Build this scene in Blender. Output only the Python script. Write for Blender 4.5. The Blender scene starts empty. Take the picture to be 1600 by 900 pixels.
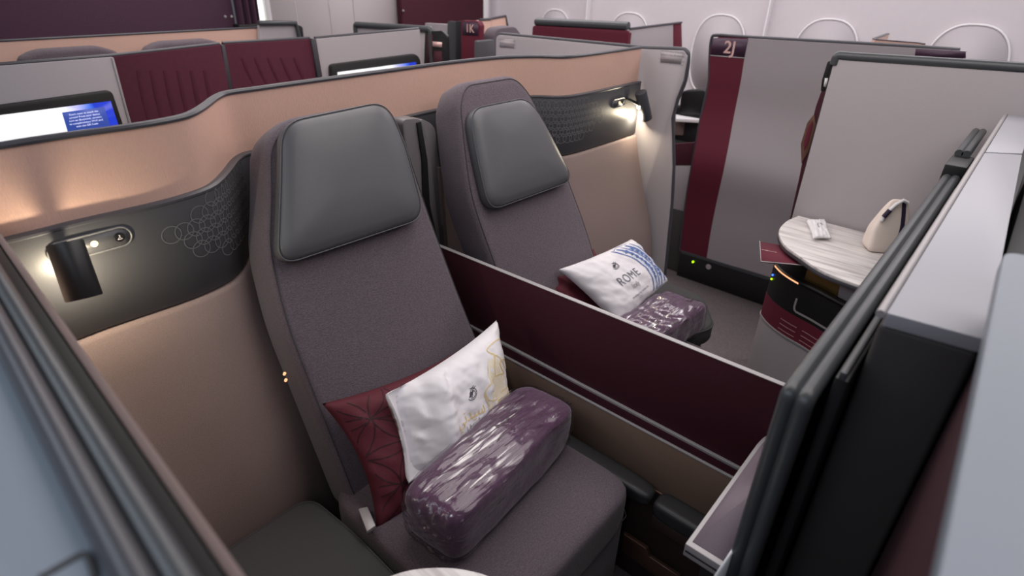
import bpy, bmesh, math, random
import numpy as np
from mathutils import Vector, noise, Matrix
SC = bpy.context.scene
COL = SC.collection

# ------------------------------------------------------------------ camera
C0 = np.array([800., 450.])
vx = np.array([1700., -25.]) - C0; vy = np.array([-400., -80.]) - C0
F = math.sqrt(-(vx @ vy))
_X = np.array([vx[0], -vx[1], -F]); _X /= np.linalg.norm(_X)
_Y = np.array([vy[0], -vy[1], -F]); _Y /= np.linalg.norm(_Y)
R = np.stack([_X, _Y, np.cross(_X, _Y)])
CP = np.array([0., 0., 1.6])
cam = bpy.data.cameras.new('camera'); camo = bpy.data.objects.new('camera', cam); COL.objects.link(camo)
cam.sensor_width = 36; cam.lens = F / 1600 * 36; cam.clip_start = .02
M = Matrix.Identity(4)
for i in range(3):
    for j in range(3): M[i][j] = R[i][j]
    M[i][3] = CP[i]
camo.matrix_world = M
SC.camera = camo
cam.dof.use_dof = True; cam.dof.focus_distance = 1.5; cam.dof.aperture_fstop = 3.2

# ------------------------------------------------------------------ light
SC.view_settings.view_transform = 'Standard'; SC.view_settings.look = 'None'
SC.view_settings.gamma = 1; SC.view_settings.use_curve_mapping = False
SC.view_settings.exposure = 0.0
w = bpy.data.worlds.new('cabin_air'); SC.world = w; w.use_nodes = True
w.node_tree.nodes['Background'].inputs[0].default_value = (.80, .84, 1, 1)
w.node_tree.nodes['Background'].inputs[1].default_value = .10
def area(name, loc, size, energy, col, target=None):
    l = bpy.data.lights.new(name, 'AREA'); l.shape = 'RECTANGLE'; l.size, l.size_y = size
    l.energy = energy; l.color = col
    o = bpy.data.objects.new(name, l); COL.objects.link(o); o.location = loc
    if target is not None:
        o.rotation_euler = (Vector(target) - Vector(loc)).to_track_quat('-Z', 'Y').to_euler()
    return o
area('ceiling_wash_middle', (1.4, 1.6, 2.28), (1.2, 5.2), 56, (1, .93, .90))
area('ceiling_wash_right', (3.3, 2.0, 2.25), (.9, 5.5), 58, (1, .95, .96))
area('ceiling_wash_left', (-.6, .6, 2.25), (.7, 4.5), 25, (.80, .90, 1))

# ------------------------------------------------------------------ pixel rays -> places in the cabin
def ray(u, v): return R @ np.array([u - 800, -(v - 450), -F])
def _ax(u, v, a, k):
    d = ray(u, v); return CP + (k - CP[a]) / d[a] * d
def onx(u, v, x): return _ax(u, v, 0, x)
def ony(u, v, y): return _ax(u, v, 1, y)
def onz(u, v, z): return _ax(u, v, 2, z)
def onpl(u, v, p0, n):
    d = ray(u, v); p0 = np.array(p0, float); n = np.array(n, float)
    return CP + ((p0 - CP) @ n) / (d @ n) * d

# ------------------------------------------------------------------ materials
def lin(r, g, b):
    f = lambda c: (c / 255 / 12.92) if c / 255 <= .04045 else ((c / 255 + .055) / 1.055) ** 2.4
    return (f(r), f(g), f(b), 1)
def mat(name, rgb, rough=.5, metal=0, kind=None, scale=300, strength=.2, var=.12, spec=.5, stretch=(1, 1, 1), emit=None, sheen=0):
    m = bpy.data.materials.new(name); m.use_nodes = True; nt = m.node_tree; N = nt.nodes; L = nt.links
    b = N['Principled BSDF']; c = lin(*rgb)
    b.inputs['Base Color'].default_value = c; b.inputs['Roughness'].default_value = rough
    b.inputs['Metallic'].default_value = metal; b.inputs['Specular IOR Level'].default_value = spec
    if sheen: b.inputs['Sheen Weight'].default_value = sheen
    if emit:
        b.inputs['Emission Color'].default_value = lin(*emit[0]); b.inputs['Emission Strength'].default_value = emit[1]
    tc = N.new('ShaderNodeTexCoord'); mp = N.new('ShaderNodeMapping'); L.new(tc.outputs['Object'], mp.inputs[0])
    mp.inputs['Scale'].default_value = stretch
    nz = N.new('ShaderNodeTexNoise'); nz.inputs['Scale'].default_value = scale; nz.inputs['Detail'].default_value = 3
    L.new(mp.outputs[0], nz.inputs['Vector'])
    h = nz.outputs['Fac']
    if kind == 'weave':
        outs = []
        for d, s in (('X', 1), ('Z', 1)):
            wv = N.new('ShaderNodeTexWave'); wv.wave_type = 'BANDS'; wv.bands_direction = d
            wv.inputs['Scale'].default_value = scale; wv.inputs['Distortion'].default_value = 1.2
            wv.inputs['Detail'].default_value = 2; wv.inputs['Detail Scale'].default_value = 3
            mr_ = N.new('ShaderNodeMapping'); mr_.inputs['Rotation'].default_value = (math.radians(38), 0, 0); L.new(mp.outputs[0], mr_.inputs[0])
            L.new(mr_.outputs[0], wv.inputs[0]); outs.append(wv.outputs['Fac'])
        mx = N.new('ShaderNodeMath'); mx.operation = 'MULTIPLY'; L.new(outs[0], mx.inputs[0]); L.new(outs[1], mx.inputs[1])
        ad = N.new('ShaderNodeMath'); ad.operation = 'ADD'; L.new(mx.outputs[0], ad.inputs[0])
        nz.inputs['Scale'].default_value = scale * 2.5; L.new(nz.outputs['Fac'], ad.inputs[1])
        hf = N.new('ShaderNodeMath'); hf.operation = 'MULTIPLY'; hf.inputs[1].default_value = .6; L.new(ad.outputs[0], hf.inputs[0]); h = hf.outputs[0]
    cr = N.new('ShaderNodeMixRGB'); cr.inputs[1].default_value = tuple(x * (1 - var * 1.6) for x in c[:3]) + (1,)
    cr.inputs[2].default_value = tuple(min(1, x * (1 + var * 1.6)) for x in c[:3]) + (1,)
    L.new(h, cr.inputs[0]); L.new(cr.outputs[0], b.inputs['Base Color'])
    if kind:
        bp = N.new('ShaderNodeBump'); bp.inputs['Strength'].default_value = strength; bp.inputs['Distance'].default_value = .002
        L.new(h, bp.inputs['Height']); L.new(bp.outputs[0], b.inputs['Normal'])
    return m
M_ = {}
M_['seat'] = mat('seat_fabric', (95, 84, 92), .9, kind='n', scale=420, strength=.8, var=.42, sheen=.15, stretch=(.45, 1, 1))
M_['leather'] = mat('grey_leather', (88, 88, 92), .42, kind='n', scale=420, strength=.10, var=.05)
M_['cushgrey'] = mat('side_cushion_fabric', (64, 63, 65), .85, kind='n', scale=420, strength=.4, var=.2)
M_['stitch'] = mat('stitching', (60, 57, 60), .8)
M_['copper'] = mat('rose_copper_laminate', (224, 184, 168), .38, metal=.12, kind='n', scale=420, strength=.35, var=.05, stretch=(1, 1, .22))
M_['trim'] = mat('anthracite_trim', (70, 70, 76), .35, var=.03)
M_['charcoal'] = mat('charcoal_panel', (74, 74, 78), .42, kind='n', scale=500, strength=.08, var=.04)
M_['emboss'] = mat('embossed_line', (112, 112, 114), .4, var=.03)
M_['taupe'] = mat('taupe_fabric', (138, 120, 116), .9, kind='n', scale=480, strength=.35, var=.14)
M_['maroon'] = mat('maroon_fabric', (98, 20, 44), .75, kind='n', scale=500, strength=.2, var=.10)
M_['maroon_dark'] = mat('dark_maroon_suede', (66, 13, 32), .8, kind='n', scale=400, strength=.2, var=.12)
M_['velvet'] = mat('tufted_velvet', (78, 18, 42), .8, var=.14, scale=60)
M_['deep_maroon'] = mat('deep_maroon_side', (50, 9, 24), .8, var=.05)
M_['pad'] = mat('black_leather_pad', (50, 50, 52), .45, kind='n', scale=420, strength=.1, var=.04)
M_['plum'] = mat('plum_plaque', (66, 42, 62), .4, var=.04)
M_['grey'] = mat('pale_grey_laminate', (168, 161, 165), .55, kind='n', scale=420, strength=.18, var=.07)
M_['ltop'] = mat('silver_grey_lid', (134, 141, 152), .42, var=.03)
M_['lid'] = mat('lilac_grey_lid', (160, 160, 168), .4, var=.03)
M_['pillar'] = mat('pillar_grey', (112, 108, 110), .4, var=.03)
M_['rail'] = mat('graphite_rail', (70, 73, 76), .34, var=.03)
M_['black'] = mat('black_plastic', (26, 26, 28), .45, var=.04)
M_['darkgrey'] = mat('dark_cap_plastic', (64, 61, 61), .6, kind='n', scale=700, strength=.1, var=.04)
M_['brownp'] = mat('brown_side_panel', (126, 102, 88), .8, kind='n', scale=500, strength=.2, var=.08)
M_['darkbrown'] = mat('dark_brown_kick', (60, 42, 40), .7, var=.05)
M_['silver'] = mat('brushed_silver', (168, 164, 166), .4, metal=.2, var=.03)
M_['bronze'] = mat('bronze_trim', (130, 98, 84), .35, metal=.6, var=.03)
M_['brass'] = mat('brass_panel', (150, 120, 70), .35, metal=.8, var=.08)
M_['carpet'] = mat('grey_carpet', (112, 102, 104), .95, kind='n', scale=230, strength=.9, var=.42)
M_['wallw'] = mat('cabin_sidewall', (214, 208, 212), .55, var=.02, scale=30)
M_['bulk'] = mat('galley_wall', (186, 178, 180), .6, var=.05, scale=200)
M_['shade'] = mat('window_shade', (190, 184, 188), .6, var=.02)
M_['rim'] = mat('window_rim', (240, 238, 240), .4, var=.01)
M_['curtain'] = mat('aubergine_bulkhead', (70, 42, 62), .85, kind='n', scale=160, strength=.3, var=.22)
M_['pillow'] = mat('white_pillow_cover', (236, 232, 236), .75, var=.015, scale=60)
M_['cushion'] = mat('maroon_cushion', (88, 24, 38), .75, kind='n', scale=260, strength=.25, var=.10)
M_['cushline'] = mat('cushion_pattern', (46, 10, 20), .7, var=.05)
M_['purple'] = mat('purple_blanket', (86, 52, 80), .9, kind='n', scale=90, strength=.6, var=.28, sheen=.4)
M_['ink'] = mat('grey_ink', (120, 120, 132), .7)
M_['emblem'] = mat('emblem_ink', (70, 64, 76), .7)
M_['gold'] = mat('gold_ink', (232, 206, 150), .7)
M_['goldfill'] = mat('pale_gold_ink', (238, 226, 204), .7)
M_['blue'] = mat('blue_ink', (92, 118, 176), .7)
M_['bluefill'] = mat('pale_blue_ink', (216, 220, 236), .7)
M_['white'] = mat('white_plastic', (232, 230, 232), .5, var=.01)
M_['paper'] = mat('white_paper', (236, 236, 240), .7, var=.02)
M_['cream'] = mat('cream_leatherette', (240, 226, 216), .6, kind='n', scale=300, strength=.15, var=.04)
M_['navy'] = mat('navy_tape', (44, 34, 60), .6)
M_['rose'] = mat('rose_gold_lettering', (236, 196, 190), .35, metal=.2)
M_['label'] = mat('label_sticker', (178, 170, 173), .6)
M_['traytop'] = mat('mauve_grey_top', (118, 104, 114), .6, kind='n', scale=420, strength=.15, var=.05)
M_['button_lit'] = mat('lit_button', (255, 226, 190), .4, emit=((255, 214, 160), .8))
M_['lens'] = mat('lamp_lens', (255, 240, 210), .4, emit=((255, 232, 190), 12))
M_['green'] = mat('green_led', (150, 230, 20), .4, emit=((170, 240, 20), 2.5))
M_['blueled'] = mat('blue_led', (60, 110, 255), .4, emit=((60, 110, 255), 3))
M_['amber'] = mat('amber_strip', (255, 190, 140), .4, emit=((255, 180, 130), 1.2))
M_['window_light'] = mat('bright_window', (250, 255, 246), .4, emit=((250, 255, 246), 1.0))
def marble():
    m = mat('grey_veined_marble', (214, 208, 206), .35, var=0); nt = m.node_tree; N = nt.nodes; L = nt.links
    tc = N.new('ShaderNodeTexCoord'); mp = N.new('ShaderNodeMapping'); mp.inputs['Rotation'].default_value = (0, 0, .1); mp.inputs['Scale'].default_value = (46, 3, 3)
    nz = N.new('ShaderNodeTexNoise'); nz.inputs['Scale'].default_value = 1.4; nz.inputs['Detail'].default_value = 5; nz.inputs['Distortion'].default_value = .6
    cr = N.new('ShaderNodeValToRGB'); e = cr.color_ramp.elements
    e[0].position = .32; e[0].color = lin(186, 180, 180); e[1].position = .62; e[1].color = lin(232, 228, 226)
    L.new(tc.outputs['Object'], mp.inputs[0]); L.new(mp.outputs[0], nz.inputs['Vector']); L.new(nz.outputs['Fac'], cr.inputs[0]); L.new(cr.outputs[0], N['Principled BSDF'].inputs['Base Color'])
    return m
M_['marble'] = marble()
def wrap_mat():
    m = bpy.data.materials.new('clear_plastic_wrap'); m.use_nodes = True; nt = m.node_tree; N = nt.nodes; L = nt.links
    for n in list(N): N.remove(n)
    out = N.new('ShaderNodeOutputMaterial'); mx = N.new('ShaderNodeMixShader'); tr = N.new('ShaderNodeBsdfTransparent'); gl = N.new('ShaderNodeBsdfGlossy')
    gl.inputs['Roughness'].default_value = .16; tr.inputs[0].default_value = (.93, .93, .95, 1)
    lw = N.new('ShaderNodeLayerWeight'); lw.inputs[0].default_value = .45
    tc = N.new('ShaderNodeTexCoord'); mp = N.new('ShaderNodeMapping'); mp.inputs['Scale'].default_value = (3.5, 34, 34); mp.inputs['Rotation'].default_value = (.3, .3, -.35)
    nz = N.new('ShaderNodeTexNoise'); nz.inputs['Scale'].default_value = 1.0; nz.inputs['Detail'].default_value = 2; nz.inputs['Distortion'].default_value = .8
    bp = N.new('ShaderNodeBump'); bp.inputs['Strength'].default_value = .8; bp.inputs['Distance'].default_value = .012
    L.new(tc.outputs['Object'], mp.inputs[0]); L.new(mp.outputs[0], nz.inputs['Vector']); L.new(nz.outputs['Fac'], bp.inputs['Height'])
    L.new(bp.outputs[0], gl.inputs['Normal']); L.new(bp.outputs[0], lw.inputs['Normal'])
    nz2 = N.new('ShaderNodeTexNoise'); nz2.inputs['Scale'].default_value = 1.3; nz2.inputs['Detail'].default_value = 3; nz2.inputs['Distortion'].default_value = 1.0; L.new(mp.outputs[0], nz2.inputs['Vector'])
    mr = N.new('ShaderNodeMapRange'); mr.inputs[1].default_value = .55; mr.inputs[2].default_value = .70; mr.inputs[3].default_value = .04; mr.inputs[4].default_value = .50; L.new(nz2.outputs['Fac'], mr.inputs[0])
    ad = N.new('ShaderNodeMath'); ad.operation = 'MULTIPLY_ADD'; ad.inputs[1].default_value = .16; ad.use_clamp = True
    L.new(lw.outputs['Facing'], ad.inputs[0]); L.new(mr.outputs[0], ad.inputs[2]); L.new(ad.outputs[0], mx.inputs[0]); L.new(tr.outputs[0], mx.inputs[1]); L.new(gl.outputs[0], mx.inputs[2]); L.new(mx.outputs[0], out.inputs[0])
    return m
M_['wrap'] = wrap_mat()
def screen_mat(name, p0, p1):
    """seat screen picture: white glow running to blue clouds along the screen's width"""
    m = bpy.data.materials.new(name); m.use_nodes = True; nt = m.node_tree; N = nt.nodes; L = nt.links
    b = N['Principled BSDF']; b.inputs['Base Color'].default_value = (.01, .01, .02, 1); b.inputs['Roughness'].default_value = .15
    g = N.new('ShaderNodeTexCoord'); sx = N.new('ShaderNodeSeparateXYZ'); L.new(g.outputs['Object'], sx.inputs[0])
    mr = N.new('ShaderNodeMapRange'); mr.inputs[1].default_value = p0; mr.inputs[2].default_value = p1; L.new(sx.outputs[0], mr.inputs[0])
    nz = N.new('ShaderNodeTexNoise'); nz.inputs['Scale'].default_value = 9; nz.inputs['Detail'].default_value = 4; L.new(g.outputs['Object'], nz.inputs['Vector'])
    a = N.new('ShaderNodeMath'); a.operation = 'MULTIPLY_ADD'; a.inputs[1].default_value = .25; L.new(nz.outputs['Fac'], a.inputs[0]); L.new(mr.outputs[0], a.inputs[2])
    cr = N.new('ShaderNodeValToRGB'); cr.color_ramp.elements[0].color = lin(255, 255, 255); cr.color_ramp.elements[0].position = .78
    cr.color_ramp.elements[1].color = lin(30, 60, 210); cr.color_ramp.elements[1].position = 1.0
    e = cr.color_ramp.elements.new(.88); e.color = lin(190, 190, 245); e = cr.color_ramp.elements.new(.96); e.color = lin(70, 120, 240)
    L.new(a.outputs[0], cr.inputs[0]); L.new(cr.outputs[0], b.inputs['Emission Color']); b.inputs['Emission Strength'].default_value = 1.0
    return m

# ------------------------------------------------------------------ builders
ORG = {}
def thing(name, label, cat, loc, group=None, kind=None):
    o = bpy.data.objects.new(name, None); COL.objects.link(o); o.location = Vector(loc); o.empty_display_size = .05
    ORG[o.name] = Vector(loc)
    tag(o, label, cat, group, kind); return o
def tag(o, label=None, cat=None, group=None, kind=None):
    if label: o['label'] = label
    if cat: o['category'] = cat
    if group: o['group'] = group
    if kind: o['kind'] = kind
    return o
def struct(o): o['kind'] = 'structure'; return o
def mk(name, V, Fc, m, parent=None, smooth=True, bevel=0, seg=2, auto=None):
    V = [Vector(tuple(float(c) for c in v)) for v in V]
    if parent is None:
        xs, ys, zs = zip(*V); org = Vector(((min(xs) + max(xs)) / 2, (min(ys) + max(ys)) / 2, min(zs)))
    else: org = ORG[parent.name]
    me = bpy.data.meshes.new(name); bm = bmesh.new()
    vs = [bm.verts.new(v - org) for v in V]
    for f in Fc:
        try: bm.faces.new([vs[i] for i in f])
        except ValueError: pass
    bmesh.ops.recalc_face_normals(bm, faces=bm.faces)
    if bevel:
        es = [e for e in bm.edges if len(e.link_faces) == 2 and e.calc_face_angle(0) > .6]
        bmesh.ops.bevel(bm, geom=es, offset=bevel, segments=seg, affect='EDGES', profile=.5, clamp_overlap=True)
    bm.to_mesh(me); bm.free()
    if smooth:
        for p in me.polygons: p.use_smooth = True
        if auto is not None or bevel or smooth == 'a':
            me.set_sharp_from_angle(angle=auto or math.radians(40))
    if m: me.materials.append(M_[m] if isinstance(m, str) else m)
    o = bpy.data.objects.new(name, me); COL.objects.link(o)
    if parent is None: o.location = org
    else: o.parent = parent
    ORG[o.name] = org
    return o
def slab(name, pts, th, m, parent=None, bevel=.002, seg=2):
    """polygon (3-D points in one plane) given thickness vector th"""
    n = len(pts); th = np.array(th, float); pts = [np.array(p, float) for p in pts]
    V = pts + [p + th for p in pts]
    Fc = [list(range(n)), list(range(2 * n - 1, n - 1, -1))] + [[i, (i + 1) % n, n + (i + 1) % n, n + i] for i in range(n)]
    return mk(name, V, Fc, m, parent, bevel=bevel, seg=seg)
def box(name, a, b, m, parent=None, bevel=.004, seg=2):
    (x0, y0, z0), (x1, y1, z1) = a, b
    return slab(name, [(x0, y0, z0), (x1, y0, z0), (x1, y1, z0), (x0, y1, z0)], (0, 0, z1 - z0), m, parent, bevel, seg)
def rnd(pts, r, k=6, closed=True):
    """round the corners of a polygon of 3-D points"""
    out = []; n = len(pts); P = [np.array(p, float) for p in pts]
    for i in range(n):
        if not closed and i in (0, n - 1): out.append(P[i]); continue
        rr = r[i] if isinstance(r, (list, tuple)) else r
        a, b, c = P[i - 1], P[i], P[(i + 1) % n]
        la, lc = np.linalg.norm(a - b), np.linalg.norm(c - b); q = min(rr, la * .48, lc * .48)
        if q < 1e-4: out.append(b); continue
        s, e = b + (a - b) / la * q, b + (c - b) / lc * q
        for t in np.linspace(0, 1, k): out.append((1 - t) ** 2 * s + 2 * t * (1 - t) * b + t * t * e)
    return out
def catmull(pts, k=8):
    P = [np.array(p, float) for p in pts]; P = [2 * P[0] - P[1]] + P + [2 * P[-1] - P[-2]]; out = []
    for i in range(1, len(P) - 2):
        for t in np.arange(k) / k:
            out.append(.5 * (2 * P[i] + (P[i + 1] - P[i - 1]) * t + (2 * P[i - 1] - 5 * P[i] + 4 * P[i + 1] - P[i + 2]) * t * t + (3 * P[i] - P[i - 1] - 3 * P[i + 1] + P[i + 2]) * t ** 3))
    out.append(P[-2]); return out
def tube(name, pts, r, m, parent=None, n=10, closed=False, flat=1.0):
    P = [np.array(p, float) for p in pts]; N = len(P); V = []; Fc = []; up = np.array([0, 0, 1.]); prev = None
    for i in range(N):
        a = P[i - 1] if (i or closed) else P[0]; b = P[(i + 1) % N] if (i < N - 1 or closed) else P[-1]
        t = b - a; t /= np.linalg.norm(t) + 1e-9
        if prev is None:
            s = np.cross(t, up)
            if np.linalg.norm(s) < .3: s = np.cross(t, np.array([1., 0, 0]))
        else:
            s = prev - (prev @ t) * t
            if np.linalg.norm(s) < .1: s = np.cross(t, up)
        s /= np.linalg.norm(s)
        prev = s; q = np.cross(s, t)
        rr = r[i] if isinstance(r, (list, tuple, np.ndarray)) else r
        for k in range(n):
            an = 2 * math.pi * k / n; V.append(P[i] + s * math.cos(an) * rr + q * math.sin(an) * rr * flat)
    for i in range(N if closed else N - 1):
        for k in range(n): Fc.append([i * n + k, i * n + (k + 1) % n, ((i + 1) % N) * n + (k + 1) % n, ((i + 1) % N) * n + k])
    if not closed: Fc += [list(range(n)), list(range((N - 1) * n, N * n))]
    return mk(name, V, Fc, m, parent, smooth='a', auto=math.radians(50))
def lathe(name, a, b, prof, m, parent=None, n=24):
    """prof: (distance along a->b 0..1, radius)"""
    a, b = np.array(a, float), np.array(b, float)
    return tube(name, [a + (b - a) * t for t, _ in prof], [max(r, 1e-4) for _, r in prof], m, parent, n)
def grid(name, fn, nu, nv, m, parent=None, smooth=True, wrap=False):
    V = [fn(i / nu, j / nv) for j in range(nv + 1) for i in range(nu + 1)]
    Fc = [[j * (nu + 1) + i, j * (nu + 1) + i + 1, (j + 1) * (nu + 1) + i + 1, (j + 1) * (nu + 1) + i] for j in range(nv) for i in range(nu)]
    return mk(name, V, Fc, m, parent, smooth=smooth)
def sweep(name, path, prof, m, parent=None, side=1, caps=True, auto=40, zs=lambda x, z: z):
    """path: plan points (x,y); prof: closed polygon of (offset along the plan normal, z)"""
    n = len(path); V = []; k = len(prof)
    for i in range(n):
        a = np.array(path[max(i - 1, 0)][:2]); b = np.array(path[min(i + 1, n - 1)][:2]); t = (b - a) / (np.linalg.norm(b - a) + 1e-9)
        nr = np.array([t[1], -t[0]]) * side
        for o, z in prof: V.append((path[i][0] + nr[0] * o, path[i][1] + nr[1] * o, zs(path[i][0], z)))
    Fc = [[i * k + j, i * k + (j + 1) % k, (i + 1) * k + (j + 1) % k, (i + 1) * k + j] for i in range(n - 1) for j in range(k)]
    if caps: Fc += [list(range(k)), list(range((n - 1) * k, n * k))]
    return mk(name, V, Fc, m, parent, smooth='a', auto=math.radians(auto))
def text(name, s, size, fmap, m, parent=None, align='CENTER', bold=0, spacing=1.0, sub=0):
    cu = bpy.data.curves.new(name, 'FONT'); cu.body = s; cu.size = size; cu.align_x = align; cu.align_y = 'CENTER'; cu.offset = bold; cu.resolution_u = 3; cu.space_character = spacing
    ob = bpy.data.objects.new(name, cu); COL.objects.link(ob)
    bpy.context.view_layer.update()
    me = bpy.data.meshes.new_from_object(ob.evaluated_get(bpy.context.evaluated_depsgraph_get()))
    COL.objects.unlink(ob); bpy.data.objects.remove(ob)
    bm = bmesh.new(); bm.from_mesh(me); bmesh.ops.remove_doubles(bm, verts=bm.verts, dist=1e-6); bmesh.ops.triangulate(bm, faces=bm.faces)
    if sub: bmesh.ops.subdivide_edges(bm, edges=bm.edges, cuts=sub, use_grid_fill=True)
    V = [fmap(v.co.x, v.co.y) for v in bm.verts]; Fc = [[v.index for v in f.verts] for f in bm.faces]; bm.free()
    return mk(name, V, Fc, m, parent, smooth=False)
def planemap(o, ex, ey, off=(0, 0, 0)):
    o, ex, ey, off = (np.array(a, float) for a in (o, ex, ey, off))
    ex = ex / np.linalg.norm(ex); ey = ey / np.linalg.norm(ey)
    return lambda x, y: o + ex * x + ey * y + off
def ribbons(name, lines, F, wd, m, parent, off=.0012, thick=.0006):
    """thin raised lines on a surface F(u,v,off); lines are lists of (u,v)"""
    V = []; Fc = []
    for ln in lines:
        P = [np.array(F(u, v, off)) for u, v in ln]; base = len(V); n = len(P)
        for i in range(n):
            t = P[min(i + 1, n - 1)] - P[max(i - 1, 0)]; t = t / (np.linalg.norm(t) + 1e-9)
            u, v = ln[i]; e = .01
            nn = np.cross(np.array(F(u + e, v, 0)) - np.array(F(u - e, v, 0)), np.array(F(u, v + e, 0)) - np.array(F(u, v - e, 0)))
            nn = nn / (np.linalg.norm(nn) + 1e-12); s = np.cross(nn, t) * wd / 2
            V += [P[i] - s, P[i] + s]
        Fc += [[base + 2 * i, base + 2 * i + 1, base + 2 * i + 3, base + 2 * i + 2] for i in range(n - 1)]
    return mk(name, V, Fc, m, parent)
def patch(name, poly, F, m, parent, off=.0008):
    """filled shape given as (u, v_low, v_high) columns on a surface"""
    V = []; Fc = []; k = 10
    for u, a, b in poly:
        for j in range(k + 1): V.append(F(u, a + (b - a) * j / k, off))
    for i in range(len(poly) - 1):
        for j in range(k): Fc.append([i * (k + 1) + j, i * (k + 1) + j + 1, (i + 1) * (k + 1) + j + 1, (i + 1) * (k + 1) + j])
    return mk(name, V, Fc, m, parent)
def circ(cu, cv, ru, rv=None, n=28, a0=0, a1=2 * math.pi):
    rv = rv or ru
    return [(cu + ru * math.cos(a0 + (a1 - a0) * i / n), cv + rv * math.sin(a0 + (a1 - a0) * i / n)) for i in range(n + 1)]
def fbm(p, s, seed=0): return noise.fractal(Vector(tuple(float(c) for c in p)) * s + Vector((seed * 7.1, seed * 3.3, seed)), 1, 2, 3)
def loaf(name, c, ax, h, m, parent=None, ex=4, amp=.0, sc=10, seed=0, cuts=22, fn=None, mesh_only=False):
    """rounded block: centre, three unit axes, half sizes, exponent"""
    bm = bmesh.new(); bmesh.ops.create_cube(bm, size=2); bmesh.ops.subdivide_edges(bm, edges=bm.edges, cuts=cuts, use_grid_fill=True)
    V = []; c = np.array(c, float)
    for v in bm.verts:
        p = np.array(v.co); p = np.tan(p * math.pi / 4 * .98)
        L = (np.abs(p) ** ex).sum() ** (1 / ex); p = p / L
        if fn: p = fn(p)
        d = p / (np.linalg.norm(p) + 1e-9); q = p * np.array(h)
        w_ = c + sum(np.array(ax[i]) * q[i] for i in range(3))
        if amp: w_ = w_ + sum(np.array(ax[i]) * d[i] for i in range(3)) * amp * fbm(q, sc, seed)
        V.append(w_)
    Fc = [[v.index for v in f.verts] for f in bm.faces]; bm.free()
    return mk(name, V, Fc, m, parent)
def unit(v): v = np.array(v, float); return v / np.linalg.norm(v)
def pillow(name, TL, TR, BR, BL, B, m, parent=None, back=.7, ears=.05, wr=.0, seed=0, crease=None, n=44, flat=.5):
    TL, TR, BR, BL = (np.array(p, float) for p in (TL, TR, BR, BL))
    nn = unit(np.cross(TR - TL, TL - BL)); nn = -nn if nn @ (CP - TL) < 0 else nn
    def F(u, v, off=0., s=1.0):
        uu, vv = u, v
        pu = 4 * u * (1 - u); pv = 4 * v * (1 - v)
        uu = u + (.5 - u) * 2 * ears * pv * abs(2 * u - 1) ** 3; vv = v + (.5 - v) * 2 * ears * pu * abs(2 * v - 1) ** 3
        p = (BL * (1 - uu) + BR * uu) * (1 - vv) + (TL * (1 - uu) + TR * uu) * vv
        cu, cv = min(max(u, 0), 1), min(max(v, 0), 1)
        f = (1 - abs(2 * cu - 1) ** 2.6) ** flat * (1 - abs(2 * cv - 1) ** 2.6) ** flat
        h = B * f
        if wr:
            e = min(1, f * 3)
            h += wr * e * (fbm((u * 2, v * 2, 0), 2.2, seed) + .6 * math.sin(9 * (u + .6 * v) + 3 * fbm((u, v, 0), 3, seed + 2)) * (abs(2 * u - 1) ** 2) + .8 * (1 - abs(fbm((u * 3 + v, v * 1.2, 0), 1.6, seed + 5)) * 3))
        if crease and s > 0: h += crease(u, v) * min(1, f * 3)
        return p + nn * (h * s if s > 0 else -B * back * f) + nn * off
    V = []; Fc = []
    for s in (1, -1):
        b0 = len(V)
        for j in range(n + 1):
            for i in range(n + 1): V.append(F(i / n, j / n, 0, s))
        for j in range(n):
            for i in range(n): Fc.append([b0 + j * (n + 1) + i, b0 + j * (n + 1) + i + 1, b0 + (j + 1) * (n + 1) + i + 1, b0 + (j + 1) * (n + 1) + i])
    o = mk(name, V, Fc, m, parent)
    bm = bmesh.new(); bm.from_mesh(o.data); bmesh.ops.remove_doubles(bm, verts=bm.verts, dist=.0004); bmesh.ops.recalc_face_normals(bm, faces=bm.faces); bm.to_mesh(o.data); bm.free()
    return o, F
def copy_tree(o, delta=None, parent=None):
    c = o.copy(); COL.objects.link(c)
    if parent is not None: c.parent = parent
    elif delta is not None: c.location = o.location + Vector(delta)
    ORG[c.name] = ORG.get(o.name, Vector()) + Vector(delta or (0, 0, 0))
    for ch in list(o.children): copy_tree(ch, delta, c)
    return c

# ================================================================== SETTING
struct(box('floor', (-1.6, -1.2, -.05), (4.6, 4.4, 0), 'carpet', bevel=0))
struct(box('ceiling', (-1.6, -1.2, 2.32), (4.6, 4.4, 2.4), 'wallw', bevel=0))
def side_pt(u, v): return (4.3 - .10 * max(0, v * 2.32 - 1.5) ** 2, -1.2 + u * 5.6, v * 2.32)
V = [side_pt(i / 20, j / 20) for j in range(21) for i in range(21)]
struct(mk('wall_right', V + [(4.55, y, z) for _, y, z in V], [[j * 21 + i, j * 21 + i + 1, (j + 1) * 21 + i + 1, (j + 1) * 21 + i] for j in range(20) for i in range(20)] + [[441 + j * 21 + i, 441 + j * 21 + i + 1, 441 + (j + 1) * 21 + i + 1, 441 + (j + 1) * 21 + i] for j in range(20) for i in range(20)], 'wallw'))
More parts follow.
